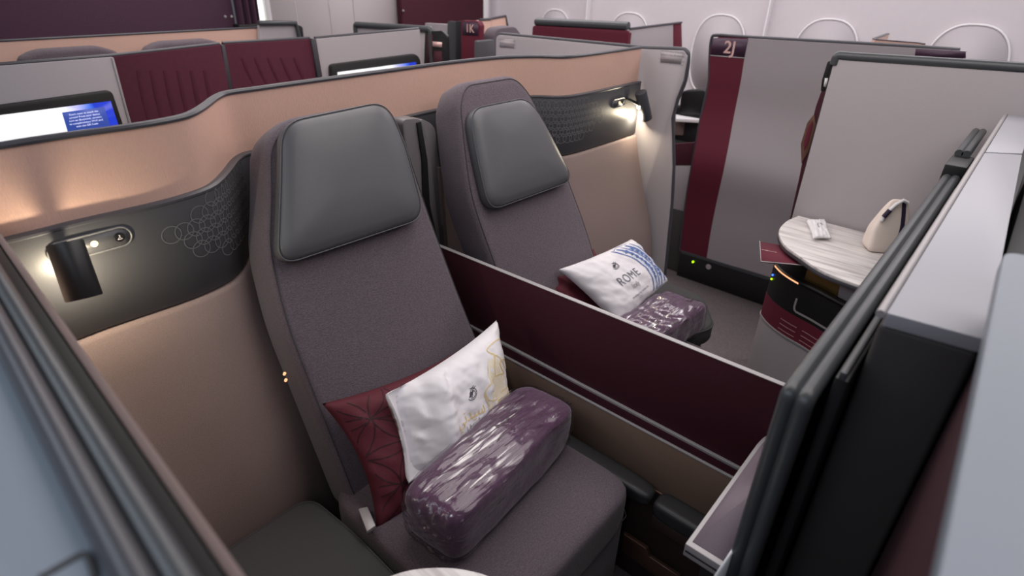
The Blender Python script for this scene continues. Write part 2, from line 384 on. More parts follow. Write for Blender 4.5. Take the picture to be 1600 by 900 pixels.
# windows: rim ring and drawn shade
def window(k, pl, pt, pr):
    a, t, b = onx(*pl, 4.28), onx(*pt, 4.28), onx(*pr, 4.28)
    cy = t[1] if k < 5 else (a[1] + b[1]) / 2; hw = {1: .17, 2: .185, 3: .19, 4: .195, 5: .20}[k]; top = t[2]; hh = .27; cz = top - hh
    def sup(q, s=1.0): c, s_ = math.cos(q), math.sin(q); return (4.285, cy + s * hw * np.sign(c) * abs(c) ** .8, cz + s * hh * np.sign(s_) * abs(s_) ** .8)
    qs = np.linspace(0, 2 * math.pi, 48, endpoint=False)
    r = thing('window_%d' % k, None, None, (4.3, cy, cz - hh), kind='structure')
    slab('shade', [sup(q, .97) for q in qs], (.01, 0, 0), 'shade', r, bevel=0)
    tube('rim', [sup(q) for q in qs], .006, 'rim', r, n=8, closed=True)
window(1, (843, 37), (868, 15), (898, 32)); window(2, (962, 38), (985, 20), (1022, 37)); window(3, (1083, 60), (1130, 23), (1174, 57))
window(4, (1244, 60), (1300, 30), (1355, 70)); window(5, (1445, 67), (1520, 38), (1584, 97))
for k, (u, v) in enumerate(((1204, 20), (922, 16)), 1):
    p = onx(u, v, 4.29); struct(box('trim_%d' % k, (4.24, p[1] - .004, .3), (4.31, p[1] + .004, 1.9), 'rim', bevel=.001))
# bulkheads behind the cabin
YB = 4.0
def byx(u): return ony(u, 15, YB)[0]
struct(box('wall_back', (byx(420), YB, 0), (byx(620), YB + .08, 2.3), 'bulk', bevel=0))
for k, u in enumerate((462, 515, 553), 3):
    struct(box('trim_%d' % k, (byx(u) - .003, YB - .004, 0), (byx(u) + .003, YB + .002, 2.3), 'shade', bevel=0))
b = slab('aubergine_bulkhead', [(-.8, YB - .1, 0), (byx(352), YB - .1, 0), (byx(352), YB - .1, 2.3), (-.8, YB - .1, 2.3)], (0, .05, 0), 'curtain'); tag(b, 'dark aubergine bulkhead panel beyond the farthest copper shell', 'bulkhead')
b = box('maroon_bulkhead', (byx(620), YB - .06, 0), (byx(748), YB, 2.3), 'maroon_dark'); tag(b, 'maroon bulkhead panel in the back corner next to the white sidewall', 'bulkhead')
struct(box('trim_6', (byx(748), YB - .07, 0), (byx(755), YB - .02, 2.3), 'rim'))
struct(box('wall_corner', (byx(755), YB + .02, 0), (4.5, YB + .06, 2.3), 'wallw', bevel=0))
hook = lathe('hook', ony(630, 17, YB - .06), ony(630, 17, YB - .09), [(0, .006), (.7, .009), (1, .004)], 'silver'); tag(hook, 'small silver hook on the maroon bulkhead panel', 'hook')
cur = thing('curtain', 'dark gathered curtain tied back beside the bright far window', 'curtain', (byx(368), YB - .15, 0))
xa, xb = byx(350), byx(386)
def cfn(u, v): return (xa + (xb - xa) * u + .01 * math.sin(v * 3), YB - .14 + .025 * math.sin(u * 22), 1.20 + v * 1.1)
grid('cloth', cfn, 60, 8, 'curtain', cur)
box('tieback', (xa - .01, YB - .18, 1.235), (xb + .005, YB - .10, 1.262), 'black', cur)
for u in (352, 362): lathe('stud', ony(u, 26, YB - .185), ony(u, 26, YB - .20), [(0, .008), (1, .005)], 'silver', cur)
bw = thing('window_6', None, None, (byx(398), YB + .02, 1.1), kind='structure')
slab('pane', rnd([(byx(388), YB + .02, 1.16), (byx(414), YB + .02, 1.16), (byx(414), YB + .02, 2.2), (byx(388), YB + .02, 2.2)], .05), (0, .02, 0), 'window_light', bw)
slab('frame', [(byx(414), YB - .01, 1.1), (byx(422), YB - .01, 1.1), (byx(422), YB - .01, 2.3), (byx(414), YB - .01, 2.3)], (0, .05, 0), 'rim', bw)

# ================================================================== SUITE SHELL behind the pair of seats
ZT = 1.33
px = [(0, 224), (50, 216), (120, 206), (200, 195), (250, 187), (288, 179), (308, 171), (325, 160), (340, 149), (358, 142), (400, 136), (480, 125), (600, 109), (700, 96), (780, 88), (835, 86), (880, 87), (915, 84), (960, 78), (1003, 72)]
plan = [onz(u, v, ZT)[:2] for u, v in px]
plan = [plan[0] + (plan[0] - plan[2]) * .6] + plan
plan = [p[:2] for p in catmull([(p[0], p[1], 0) for p in plan], 6)]
def zs(x, z): return z - (.014 * min(1, max(0, (1.5 - x) / 1.2)) if z > .85 else 0)
def make_shell(name, label, plan, full=True, group=None, zt=ZT):
    t = thing(name, label, 'partition', (plan[0][0], plan[0][1], 0), group)
    sweep('copper_band', plan, [(0, 0), (0, zt - .008), (-.014, zt - .008), (-.014, 0)], 'copper', t)
    sweep('top_trim', plan, [(.003, zt - .009), (.004, zt - .004), (.001, zt + .0), (-.012, zt + .0), (-.016, zt - .004), (-.015, zt - .009)], 'trim', t)
    return t
shell = make_shell('suite_shell', 'curved copper and charcoal shell wall wrapping behind the two front seats', plan)
OFF = .018
sweep('charcoal_panel', plan, [(-.01, .968), (OFF - .006, .965), (OFF, .972), (OFF, 1.182), (OFF - .003, 1.19), (-.01, 1.192)], 'charcoal', shell, auto=60, zs=zs)
sweep('ledge_trim', plan, [(OFF - .001, 1.183), (OFF + .0015, 1.186), (OFF + .001, 1.190), (OFF - .006, 1.193)], 'trim', shell, zs=zs)
tp = [(-.02, .962), (OFF + .004, .964), (OFF + .010, .955), (OFF + .030, .88), (OFF + .075, .74), (OFF + .135, .58), (OFF + .165, .45), (OFF + .17, .2), (OFF + .17, 0), (-.02, 0)]
sweep('taupe_panel', plan, tp, 'taupe', shell, auto=70, zs=zs)
# arc-length surface of the charcoal panel for embossing
pl = np.array(plan); ds = np.r_[0, np.cumsum(np.linalg.norm(np.diff(pl, axis=0), axis=1))]
def shell_pt(s, z, off=0.):
    i = int(np.clip(np.searchsorted(ds, s) - 1, 1, len(pl) - 3)); t = (s - ds[i]) / (ds[i + 1] - ds[i])
    p = pl[i] * (1 - t) + pl[i + 1] * t; d = unit(pl[i + 2] - pl[i - 1]); n = np.array([d[1], -d[0]])
    return (p[0] + n[0] * (OFF + off), p[1] + n[1] * (OFF + off), z)
def s_of(x): return float(np.interp(x, pl[:, 0], ds))
def emboss(s0, s1, z0, z1, seed, fade):
    rr = random.Random(seed); L = []; st = .0245
    for a in range(int((s1 - s0) / st)):
        for b in range(int((z1 - z0) / st) + 1):
            s = s0 + a * st + (st / 2 if b % 2 else 0); z = z0 + b * st
            q = (s - s0) / (s1 - s0); q = q if fade > 0 else 1 - q
            if q < .06 + .22 * abs((z - (z0 + z1) / 2) / (z1 - z0)) * 2 + .16 * rr.random(): continue
            L.append(circ(s, z, st * .74, n=24))
    return L
for nm, a, b_, fd in (('embossed_pattern', s_of(.31), s_of(.31) + .37, 1), ('embossed_pattern', s_of(1.62), s_of(2.14), -1)):
    ribbons(nm, emboss(a, b_, 1.035, 1.165, 3, fd), lambda u, v, o=0: shell_pt(u, v, o), .0022, 'emboss', shell, off=.0008)

# reading lamps
def lamp(a, b, r, wall, plate_uv, label, power):
    a, b = np.array(a), np.array(b)
    t = thing('reading_lamp', label, 'lamp', tuple(b), 'cylinder reading lamps on the shell')
    lathe('shade', a, b, [(0, r * .96), (.02, r), (.5, r * 1.01), (.98, r * 1.03), (1, r)], 'trim' if 'farther' in label else 'black', t, n=32)
    c = (a + b) / 2; wn = unit(np.array(wall) - c) * np.array([1, 1, 0]); wn = unit(wn)
    lathe('lens', c + wn * r * .9, c + wn * (r * 1.08), [(0, r * .5), (1, r * .45)], 'lens', t)
    lathe('arm', c + wn * r * .8 + (a - b) * .05, np.array(wall) + (a - b) * .05, [(0, .007), (1, .007)], 'black', t)
    s, z, l, h = plate_uv
    P = [(s + h * math.cos(q) * 1 + (l if math.cos(q) > 0 else 0), z + h * math.sin(q)) for q in np.linspace(-math.pi / 2, 1.5 * math.pi, 41)]
    ring = [shell_pt(*p, .0025) for p in P]
    n0 = np.array(shell_pt(s, z, 1)) - np.array(shell_pt(s, z, 0))
    pf = slab('switch_plate', [shell_pt(*p, .0005) for p in P], n0 * .002, 'charcoal', t, bevel=0)
    tube('frame', ring, .0018, 'emboss', pf, n=6, closed=True)
    for q, mm, rad in ((.55, 'button_lit', .0065), (.88, 'black', .0095)):
        p0 = np.array(shell_pt(s + l * q + (.01 if q > .6 else 0), z, .003)); lathe('button', p0, p0 + n0 * .003, [(0, rad), (1, rad * .9)], mm, pf)
    p0 = np.array(shell_pt(s + l * .88 + .01, z, .0068)); ex = np.array(shell_pt(s + .1, z)) - np.array(shell_pt(s, z))
    ribbons('symbol', [[(-.004, -.003), (.004, -.003), (0, .0015), (-.004, -.003)], [(0, .0015), (.001, .004), (-.001, .005)]], lambda u, v, o=0: tuple(p0 + unit(ex) * u + np.array([0, 0, 1]) * v + n0 * o), .0012, 'white', pf, off=0)
    lt = bpy.data.lights.new('reading_light', 'POINT'); lt.energy = power; lt.color = (1, .86, .62); lt.shadow_soft_size = .008
    lo = bpy.data.objects.new('reading_light', lt); COL.objects.link(lo); lo.location = Vector(tuple(c + wn * (r + .012) + (b - a) * .42 - ORG[t.name])); lo.parent = t
    return t
s1 = s_of(.185)
lamp(ony(101, 379, 1.165), ony(132, 466, 1.128), .027, shell_pt(s_of(.19), 1.13), (s1, 1.132, .10, .019), 'black cylinder reading lamp glowing beside the nearer seat', 1.5)
s2 = s_of(2.13)
lamp(ony(1001, 144, 1.262), ony(1010, 186, 1.245), .025, shell_pt(s_of(2.22), 1.13), (s2, 1.125, .06, .017), 'dark cylinder reading lamp glowing beside the farther seat', 1.7)

# ================================================================== SEATS
NB = np.array([0, -.84, .37])
def seat(label, back, head, cush, ott):
    t = thing('airline_seat', label, 'seat', (back[0][0], .7, 0), 'pair of fabric lie-flat seats in front')
    bn = unit(NB)
    bp = [np.array([x, .93 + (z - .47) * .4405, z]) for x, z in back]
    bp = rnd(bp, .07, 8)
    inner = [p for p in bp]
    c = sum(inner) / len(inner)
    # backrest: front face a little crowned, sides rolled back
    rings = []
    for sc, dep in ((.90, .004), (.955, .001), (.985, -.006), (1.0, -.020), (1.008, -.05), (1.0, -.10), (.97, -.118)):
        rings.append([c + (p - c) * (1 - (1 - sc) * .9) + bn * dep for p in inner])
    V = [p for r in rings for p in r]; n = len(inner); Fc = []
    for k in range(len(rings) - 1): Fc += [[k * n + i, k * n + (i + 1) % n, (k + 1) * n + (i + 1) % n, (k + 1) * n + i] for i in range(n)]
    Fc += [list(range(n)), list(range((len(rings) - 1) * n, len(rings) * n))]
    br = mk('backrest', V, Fc, 'seat', t, smooth='a', auto=math.radians(60))
    sm = [c + (p - c) * .962 + bn * .0015 for p in inner]
    tube('seam', sm, .0013, 'stitch', br, n=5, closed=True)
    hp = [np.array([x, .88 + (z - .47) * .4405, z]) for x, z in head]; hp = rnd(hp, .055, 8); hc = sum(hp) / len(hp)
    rings = []
    for sc, dep in ((.3, .012), (.6, .010), (.82, .005), (.93, -.001), (.985, -.011), (1.0, -.026), (.99, -.040), (.95, -.044)):
        rings.append([hc + (p - hc) * sc + bn * dep for p in hp])
    V = [p for r in rings for p in r]; n = len(hp); Fc = []
    for k in range(len(rings) - 1): Fc += [[k * n + i, k * n + (i + 1) % n, (k + 1) * n + (i + 1) % n, (k + 1) * n + i] for i in range(n)]
    Fc += [list(range(n)), list(range((len(rings) - 1) * n, len(rings) * n))]
    hr = mk('headrest', V, Fc, 'leather', t, smooth='a', auto=math.radians(70)); hr['label'] = 'padded grey leather headrest'
    tube('piping', [hc + (p - hc) * .992 + bn * -.010 for p in hp], .0016, 'leather', hr, n=6, closed=True)
    x0, x1, y0, y1 = cush
    ctr = ((x0 + x1) / 2, (y0 + y1) / 2, .40)
    loaf('seat_cushion', ctr, ((1, 0, 0), (0, 1, 0), (0, 0, 1)), ((x1 - x0) / 2, (y1 - y0) / 2, .072), 'seat', t, ex=9, cuts=26,
         fn=lambda p: np.array([p[0], p[1], p[2] + (.10 * (1 - p[0] ** 2) if p[2] > 0 else 0)]))
    box('seat_base', (x0 + .02, y0 + .015, .04), (x1 - .01, y1 - .02, .345), 'seat', t, bevel=.02, seg=3)
    tube('front_seam', [(x0 + .03, y0 + .004, .37), (x1 - .03, y0 + .004, .37), (x1 - .004, y0 + .03, .37), (x1 - .003, y1 - .1, .37)], .0015, 'stitch', t, n=5)
    return t
back1 = [(.505, .40), (.505, .88), (.53, 1.04), (.575, 1.13), (.625, 1.25), (.69, 1.287), (.97, 1.290), (1.00, 1.22), (1.0, 1.0), (1.015, .75), (1.03, .60), (1.03, .40)]
head1 = [(.527, 1.018), (.60, 1.17), (.655, 1.292), (.952, 1.300), (.968, 1.20), (.955, 1.012)]
seat1 = seat('nearer dark grey fabric airline seat with leather headrest, closest to the camera', back1, head1, (.475, 1.02, .435, .99), None)
back2 = [(1.19, .40), (1.165, .85), (1.155, 1.0), (1.185, 1.13), (1.225, 1.26), (1.27, 1.305), (1.50, 1.305), (1.55, 1.25), (1.615, 1.05), (1.655, .80), (1.665, .62), (1.67, .40)]
head2 = [(1.185, .972), (1.20, 1.12), (1.225, 1.245), (1.495, 1.245), (1.545, 1.15), (1.61, .968)]
seat2 = seat('farther dark grey fabric airline seat with leather headrest, past the maroon divider', back2, head2, (1.165, 1.72, .46, .99), None)
# buckle and armrests belong to the nearer seat
bk = slab('seat_belt', [onz(560, 800, .478), onz(575, 796, .478), onz(588, 826, .478), onz(574, 836, .478)], (0, 0, .012), 'silver', seat1, bevel=.003); bk['label'] = 'silver grey seat belt end'
ar = loaf('armrest', (1.058, .62, .405), ((1, 0, 0), (0, 1, 0), (0, 0, 1)), (.030, .215, .024), 'pad', seat1, ex=5, cuts=10); ar['label'] = 'black padded armrest'
box('armrest_post', (1.035, .47, .1), (1.068, .75, .39), 'black', seat1)
for k in range(2):
    p = onx(445 + k * 2, 583 + k * 10, .485); lathe('indicator', p, p + np.array([-.004, -.004, 0]), [(0, .0035), (1, .003)], 'amber', seat1)

# side cushions left and right of the seats
def side_cushion(pts, label, z=.45):
    t = thing('side_cushion', label, 'cushion', (float(np.mean([p[0] for p in pts])), float(np.mean([p[1] for p in pts])), 0), 'flat side cushions beside the seats')
    r = rnd([np.array([p[0], p[1], z]) for p in pts], .05, 8); c = sum(r) / len(r); V = []; rs = ((.93, 0), (.975, -.003), (1, -.014), (1, -.06), (.98, -.07)); n = len(r)
    for s, d in rs: V += [c + (p - c) * s + np.array([0, 0, d]) for p in r]
    Fc = [[k * n + i, k * n + (i + 1) % n, (k + 1) * n + (i + 1) % n, (k + 1) * n + i] for k in range(len(rs) - 1) for i in range(n)] + [list(range(n)), list(range((len(rs) - 1) * n, len(rs) * n))]
    mk('pad', V, Fc, 'cushgrey', t, smooth='a', auto=math.radians(60))
    tube('piping', [c + (p - c) * .995 + np.array([0, 0, -.008]) for p in r], .003, 'cushgrey', t, n=6, closed=True)
    slab('plinth', [c + (p - c) * .86 - np.array([0, 0, .068]) for p in r], (0, 0, -.382), 'black', t)
side_cushion([(.06, .62), (.455, .62), (.462, .86), (.452, 1.03), (.06, 1.03)], 'dark grey side cushion left of the nearer seat')
side_cushion([(1.74, .68), (1.90, .62), (2.09, .76), (2.10, .95), (2.06, 1.04), (1.74, 1.04)], 'dark grey side cushion right of the farther seat')

# ================================================================== CENTRE DIVIDER
XD = 1.12
dv = thing('centre_divider', 'low maroon divider panel running between the two front seats', 'partition', (XD, .7, 0))
zt = .848; ya, yb = .17, 1.30
zl = .70
def zd(u, v): return onx(u, v, XD)[2]
def lin_z(a, b):  # height line between two pixels on the divider's face
    p, q = onx(*a, XD), onx(*b, XD); return lambda y: p[2] + (q[2] - p[2]) * (y - p[1]) / (q[1] - p[1])
top = lin_z((690, 385), (1235, 605)); l1 = lin_z((800, 540), (1146, 722)); l2 = lin_z((800, 556), (1141, 736))
def ystrip(name, f0, f1, m, x0=XD - .012, th=.024, ya=ya, yb=yb, bevel=.002):
    return slab(name, [(x0, ya, f0(ya)), (x0, yb, f0(yb)), (x0, yb, f1(yb)), (x0, ya, f1(ya))], (th, 0, 0), m, dv, bevel)
ystrip('maroon_panel', l1, top, 'maroon_dark', XD - .007, .012)
ystrip('top_trim', lambda y: top(y) - .001, lambda y: top(y) + .002, 'silver', XD - .008, .014)
ystrip('silver_strip', lambda y: l1(y) - .0045, lambda y: l1(y) + .0045, 'silver', XD - .015, .01)
ystrip('maroon_band', lambda y: l2(y), lambda y: l1(y), 'maroon_dark', XD - .014, .02)
ystrip('lower_strip', lambda y: l2(y) - .003, lambda y: l2(y) + .003, 'silver', XD - .021, .01)
ystrip('brown_panel', lambda y: .39, lambda y: l2(y) - .003, 'brownp', XD - .02, .04)
ystrip('bronze_strip', lambda y: .385, lambda y: .393, 'bronze', XD - .024, .01, yb=.9)
ystrip('kick_panel', lambda y: .0, lambda y: .385, 'darkbrown', XD - .012, .03)
p = [onx(u, v, XD - .03) for u, v in ((968, 858), (1025, 902), (1062, 902), (1014, 870), (1010, 858), (970, 832))]
s_ = slab('bronze_rail', p, (.014, 0, 0), 'bronze', dv); s_['label'] = 'bronze footwell rail'
dp = loaf('bolster', (XD - .05, .315, .385), ((1, 0, 0), (0, 1, 0), (0, 0, 1)), (.032, .085, .026), 'pad', dv, ex=5, cuts=10); dp['label'] = 'black padded bolster'
box('bolster_base', (XD - .075, .24, .32), (XD - .02, .395, .362), 'darkbrown', dv)
# tall pillar between the seat backs
pi = thing('seat_pillar', 'grey rounded pillar standing between the two seat backs', 'pillar', (1.16, 1.33, 0))
def pillar_px(name, pxs, y, th, m, r=.02): return slab(name, rnd([ony(u, v, y) for u, v in pxs], r, 6), (0, th, 0), m, pi)
pillar_px('front_cover', [(628, 187), (660, 184), (672, 240), (690, 395), (655, 395)], 1.335, .05, 'pillar', [.02, .03, .01, .01, .01])
pillar_px('back_cover', [(656, 184), (680, 196), (686, 250), (700, 395), (676, 395), (664, 250)], 1.355, .05, 'pillar', [.02, .03, .01, .01, .01, .01])
pillar_px('slot', [(652, 192), (658, 190), (668, 250), (672, 320), (688, 395), (672, 395), (662, 320), (660, 250)], 1.329, .01, 'black', .002)
box('pillar_foot', (1.13, 1.34, 0), (1.21, 1.40, .85), 'darkgrey', pi)
pillar_px('taupe_edge', [(686, 262), (691, 262), (700, 384), (695, 384)], 1.345, .03, 'taupe', .001)

# ================================================================== BEDDING ON THE NEARER SEAT
def emblem(F, cu, cv, s, parent, asp=1.0):
    L = [circ(cu, cv, s, s * asp, 24, -2.6, 1.6), circ(cu + s * .1, cv - s * .1, s * .62, s * .62 * asp, 20, -2.4, 1.3), circ(cu - s * .1, cv, s * .3, s * .4 * asp, 14)]
    L += [[(cu - s * .2, cv + s * .1), (cu + s * .1, cv + s * .7 * asp), (cu + s * .7, cv + s * 1.25 * asp)], [(cu, cv), (cu + s * .4, cv + s * .6 * asp), (cu + s * 1.0, cv + s * 1.0 * asp)]]
    L += [[(cu - s * .7 + s * .12 * k, cv - s * .3 * asp), (cu + s * .1 + s * .12 * k, cv + s * .35 * asp)] for k in range(4)]
    ribbons('emblem', L, F, .0018, 'emblem', parent)
mc = thing('scatter_cushion', 'square maroon cushion with petal line pattern propped on the nearer seat', 'cushion', (.72, .9, .48))
def lean(u, v, y): return onpl(u, v, (0, y, .47), NB)
cov, FC = pillow('cover', lean(503, 631, .885), lean(742, 530, .885), lean(838, 710, .815), lean(588, 830, .815), .055, 'cushion', mc, back=.55, ears=.06, wr=.006, seed=2)
L = []
for a in range(-1, 5):
    for b_ in range(-1, 5):
        cu, cv = a * .3 + (.15 if b_ % 2 else 0), b_ * .26
        for seg in (circ(cu, cv, .3, .3, 60),):
            run = []
            for q in seg:
                if .02 < q[0] < .98 and .02 < q[1] < .98: run.append(q)
                else:
                    if len(run) > 2: L.append(run)
                    run = []
            if len(run) > 2: L.append(run)
ribbons('petal_pattern', L, FC, .0026, 'cushline', cov)

wp = thing('pillow', 'white pillow in a printed sleeve with golden drawing on the nearer seat', 'pillow', (.8, .85, .5))
NW = (0, -.9, .436)
def wl(u, v, y=.80): return onpl(u, v, (0, y, .5), NW)
def crease(u, v):
    ur = .24 + .03 * math.sin(6 * v + 1); h = -.062 * max(0, 1 - u / ur) ** .9 - .010 * math.exp(-((u - .17 - .10 * (v - .5)) / .035) ** 2) * min(1, v * 3)
    h += .014 * math.exp(-((u - .26 - .05 * v) / .05) ** 2) * (v > .1)
    h += -.008 * math.exp(-((u - .36 + .25 * (v - .85)) / .02) ** 2) * max(0, v - .5) * 2
    h += -.008 * math.exp(-((u - .22 - .5 * (v - .6)) / .02) ** 2) * max(0, v - .6) * 2
    return h
cov, FW = pillow('sleeve', wl(603, 616, .79), wl(776, 500, .81), wl(800, 668, .80), wl(638, 756, .78), .074, 'pillow', wp, back=.3, ears=.05, wr=.005, seed=5, crease=crease, n=70, flat=.42)
emblem(FW, .49, .60, .042, cov, 1.25)
def onF(F, cu, cv, W, H, off=.0016): return lambda x, y: F(cu + x / W, cv + y / H, off)
arab = '\uFEF2\uFEE7\uFEAA\uFEF4\uFEB3'
text('city_lettering', arab, .040, onF(FW, .45, .43, .40, .24), 'gold', cov, sub=1)
text('country_lettering', '\uFE8E\uFEF4\uFEDF\uFE8D\uFEAE\uFE98\uFEB3\uFE83', .018, onF(FW, .46, .31, .40, .24), 'ink', cov)
text('small_lettering', 'sydney  australia', .010, onF(FW, .46, .235, .40, .24), 'gold', cov)
patch('gold_field', [(.63 + .04 * i, .08 + .02 * math.sin(i), .50 + .34 * math.sin(i * .5)) for i in range(9)], FW, 'goldfill', cov)
SL = [[(.70, .06), (.74, .3), (.70, .55), (.80, .62), (.88, .60)], [(.80, .62), (.84, .80), (.92, .62), (.965, .66)], [(.84, .80), (.80, .90), (.92, .90), (.955, .75)], [(.88, .60), (.86, .72), (.95, .70)],
      [(.74, .3), (.80, .42), (.90, .46), (.96, .40)], [(.72, .1), (.80, .26), (.95, .3)], [(.80, .42), (.80, .26), (.76, .06)], [(.90, .46), (.88, .28), (.90, .08)], [(.70, .55), (.73, .45), (.80, .42)]]
SL = [[(.96 - (.965 - a_) * 1.35, b_ * .98) for a_, b_ in l] for l in SL]
SL = [[tuple(q) for q in catmull([(a, b_, 0) for a, b_ in l], 6)] for l in SL]; SL = [[(q[0], q[1]) for q in l] for l in SL]
ribbons('gold_drawing', SL, FW, .0028, 'gold', cov, off=.0016)

def wrapped(c, ax, h, label, seed, amp=.006):
    t = thing('blanket', label, 'blanket', tuple(np.array(c) - np.array([0, 0, h[2]])), 'purple blankets in clear plastic')
    def fl(p):
        q = np.array(p); q[1] *= 1 + .10 * q[2] * 0; return q
    bl = loaf('folded_blanket', c, ax, (h[0] * .955, h[1] * .96, h[2] * .96), 'purple', t, ex=7, amp=amp, sc=9, seed=seed, cuts=26)
    def fn(p):
        q = np.array(p)
        q = q * (1 + .012 * math.sin(26 * q[0] + 14 * q[1] + 5 * math.sin(5 * q[2])) * .6)
        e = max(0, abs(q[0]) - .86) / .14
        q[1] *= 1 - .10 * e; q[2] *= 1 - .10 * e
        r_ = fbm(q * np.array([1.2, 2.4, 2.4]), 2.6, seed + 3)
        return q * (1 + .03 * abs(r_))
    loaf('plastic_wrap', c, ax, h, 'wrap', t, ex=6.4, amp=amp, sc=9, seed=seed, cuts=44, fn=fn)
    return t
a = math.radians(5)
ax1 = (unit((math.cos(a), math.sin(a), 0)), unit((-math.sin(a), math.cos(a), 0)), np.array([0, 0, 1.]))
wrapped((.765, .690, .556), ax1, (.250, .090, .074), 'purple blanket in clear plastic lying on the nearer seat cushion', 1)

# ================================================================== BEDDING ON THE FARTHER SEAT
rp = thing('pillow', 'white pillow in a printed sleeve with blue amphitheatre drawing on the farther seat', 'pillow', (1.6, .85, .5))
NR = (0, -.7, .7)
def rl(u, v): return onpl(u, v, (0, .80, .52), NR)
cov, FR = pillow('sleeve', rl(872, 421), rl(986, 374), rl(1043, 440), rl(968, 512), .06, 'pillow', rp, back=.4, ears=.03, wr=.004, seed=9, n=60, flat=.42)
emblem(FR, .38, .70, .042, cov, 1.2)
text('city_lettering', 'ROME', .044, onF(FR, .40, .47, .42, .24), 'ink', cov, sub=1, spacing=1.1)
text('country_lettering', 'Italy', .026, onF(FR, .40, .33, .42, .24), 'label', cov)
text('small_lettering', 'timeless city memories', .013, onF(FR, .40, .20, .42, .24), 'ink', cov)
patch('blue_field', [(.66 + .03 * i, .08, .90 - .01 * i) for i in range(10)], FR, 'bluefill', cov, off=.0006)
BL = []
def arc_u(q, k): return .53 + .070 * k + .14 * math.sin(math.pi * q * .9)
for k in range(5):
    for d in (0, .012): BL.append([(min(.97, arc_u(q, k) + d), .93 - .86 * q) for q in np.linspace(0, 1, 28)])
for row in (1, 2.6):
    for k in range(9):
        q = .12 + k * .085; cu_, cv_2 = arc_u(q, row), .93 - .86 * q
        if cu_ < .93: BL.append([(cu_ - .02, cv_2 - .028), (cu_ + .02, cv_2 - .034), (cu_ + .035, cv_2 - .01), (cu_ + .02, cv_2 + .014), (cu_ - .02, cv_2 + .016)])
BL.append([(.57, .93), (.66, .97), (.80, .95)]); BL.append([(.64, .06), (.80, .05), (.95, .08)])
ribbons('blue_drawing', BL, FR, .0030, 'blue', cov, off=.0016)
DK = []
for row in (1, 2.6):
    for k in range(9):
        q = .12 + k * .085; cu_, cv_2 = arc_u(q, row), .93 - .86 * q - .008
        if cu_ < .93: DK.append([(cu_ - .012, cv_2), (cu_ + .022, cv_2)])
ribbons('blue_arches', DK, FR, .0065, 'blue', cov, off=.0018)
b2 = math.radians(-4)
ax2 = (unit((math.cos(b2), math.sin(b2), 0)), unit((-math.sin(b2), math.cos(b2), 0)), np.array([0, 0, 1.]))
wrapped((1.64, .725, .53), ax2, (.185, .090, .055), 'purple blanket in clear plastic lying on the farther seat cushion', 4, amp=.014)
mc2 = thing('scatter_cushion', 'maroon cushion half hidden behind the white pillow on the farther seat', 'cushion', (1.5, .95, .5))
pillow('cover', rl(862, 440) + [0, .09, 0], rl(960, 400) + [0, .09, .0], rl(1010, 490) + [0, .10, -.03], rl(930, 520) + [0, .10, -.03], .04, 'cushion', mc2, back=.5, wr=.004, seed=3)

# ================================================================== RIGHT WALL OF THE FRONT SUITE PAIR (far aisle)
XR = 2.36
pw = thing('suite_post', 'pale grey curved aisle post with printed notice, right end of the copper shell', 'post', (XR, 1.2, 0))
pp = [(1005, 77), (1068, 79), (1074, 88), (1068, 125), (1056, 155), (1048, 185), (1049, 215), (1050, 260), (1047, 320), (1041, 380), (1036, 432), (1030, 500), (960, 500), (1003, 300), (1003, 130)]
P3 = [onx(u, v, XR) for u, v in pp]
slab('panel', [(XR, 1.335, P3[0][2])] + P3[1:12] + [(XR, P3[11][1], 0), (XR, 1.335, 0)], (.03, 0, 0), 'grey', pw, bevel=.004)
ed = [onx(u, v, XR + .015) for u, v in ((1003, 75), (1060, 77), (1072, 80), (1075, 90), (1070, 126), (1058, 156), (1051, 185), (1051, 215), (1052, 260), (1049, 320), (1043, 380), (1038, 432), (1032, 500))]
tube('edge_trim', catmull(ed, 4), .010, 'trim', pw, n=10)
q0 = onx(1033, 80, XR - .001); ey = onx(1033, 100, XR - .001)
lb = slab('notice', [onx(u, v, XR - .0005) for u, v in ((1033, 80), (1067, 83), (1064, 100), (1032, 97))], (-.001, 0, 0), 'label', pw, bevel=0)
cy = onx(1050, 90, XR - .003)
for k, s in enumerate(('Use of this seat is not permitted', 'during taxi, take-off and landing', 'Seat must be upright and armrest', 'stowed for take-off and landing')):
    text('lettering', s, .0085, planemap(cy, (0, -1, .0), (0, 0, 1), (0, 0, .022 - .013 * k - (.006 if k > 1 else 0))), 'ink', lb)
# grey partition running back from the shell (next row)
ng = thing('aisle_partition', 'pale grey low partition with a notice just behind the copper shell, right end', 'partition', (XR, 1.8, 0))
tA, tB = onx(775, 54, XR + .01), onx(1002, 76, XR + .01)
slab('panel', rnd([tB, (XR + .01, tB[1], .8), (XR + .01, tA[1], .8), tA], [.002, .002, .002, .03]), (.03, 0, 0), 'grey', ng)
tube('edge_trim', rnd([tB + [.015, 0, .004], tA + [.015, 0, .004], (XR + .025, tA[1] + .004, .8)], .03, closed=False), .008, 'trim', ng, n=8)
lb = slab('notice', [onx(u, v, XR + .0095) for u, v in ((781, 61), (803, 62), (803, 75), (781, 74))], (-.001, 0, 0), 'label', ng, bevel=0)
cy = onx(792, 68, XR + .007)
for k, s in enumerate(('Use of this seat is not permitted', 'during taxi, take-off and landing', 'Seat must be upright and armrest')):
    text('lettering', s, .0085, planemap(cy, (0, -1, .0), (0, 0, 1), (0, 0, .016 - .016 * k)), 'ink', lb)

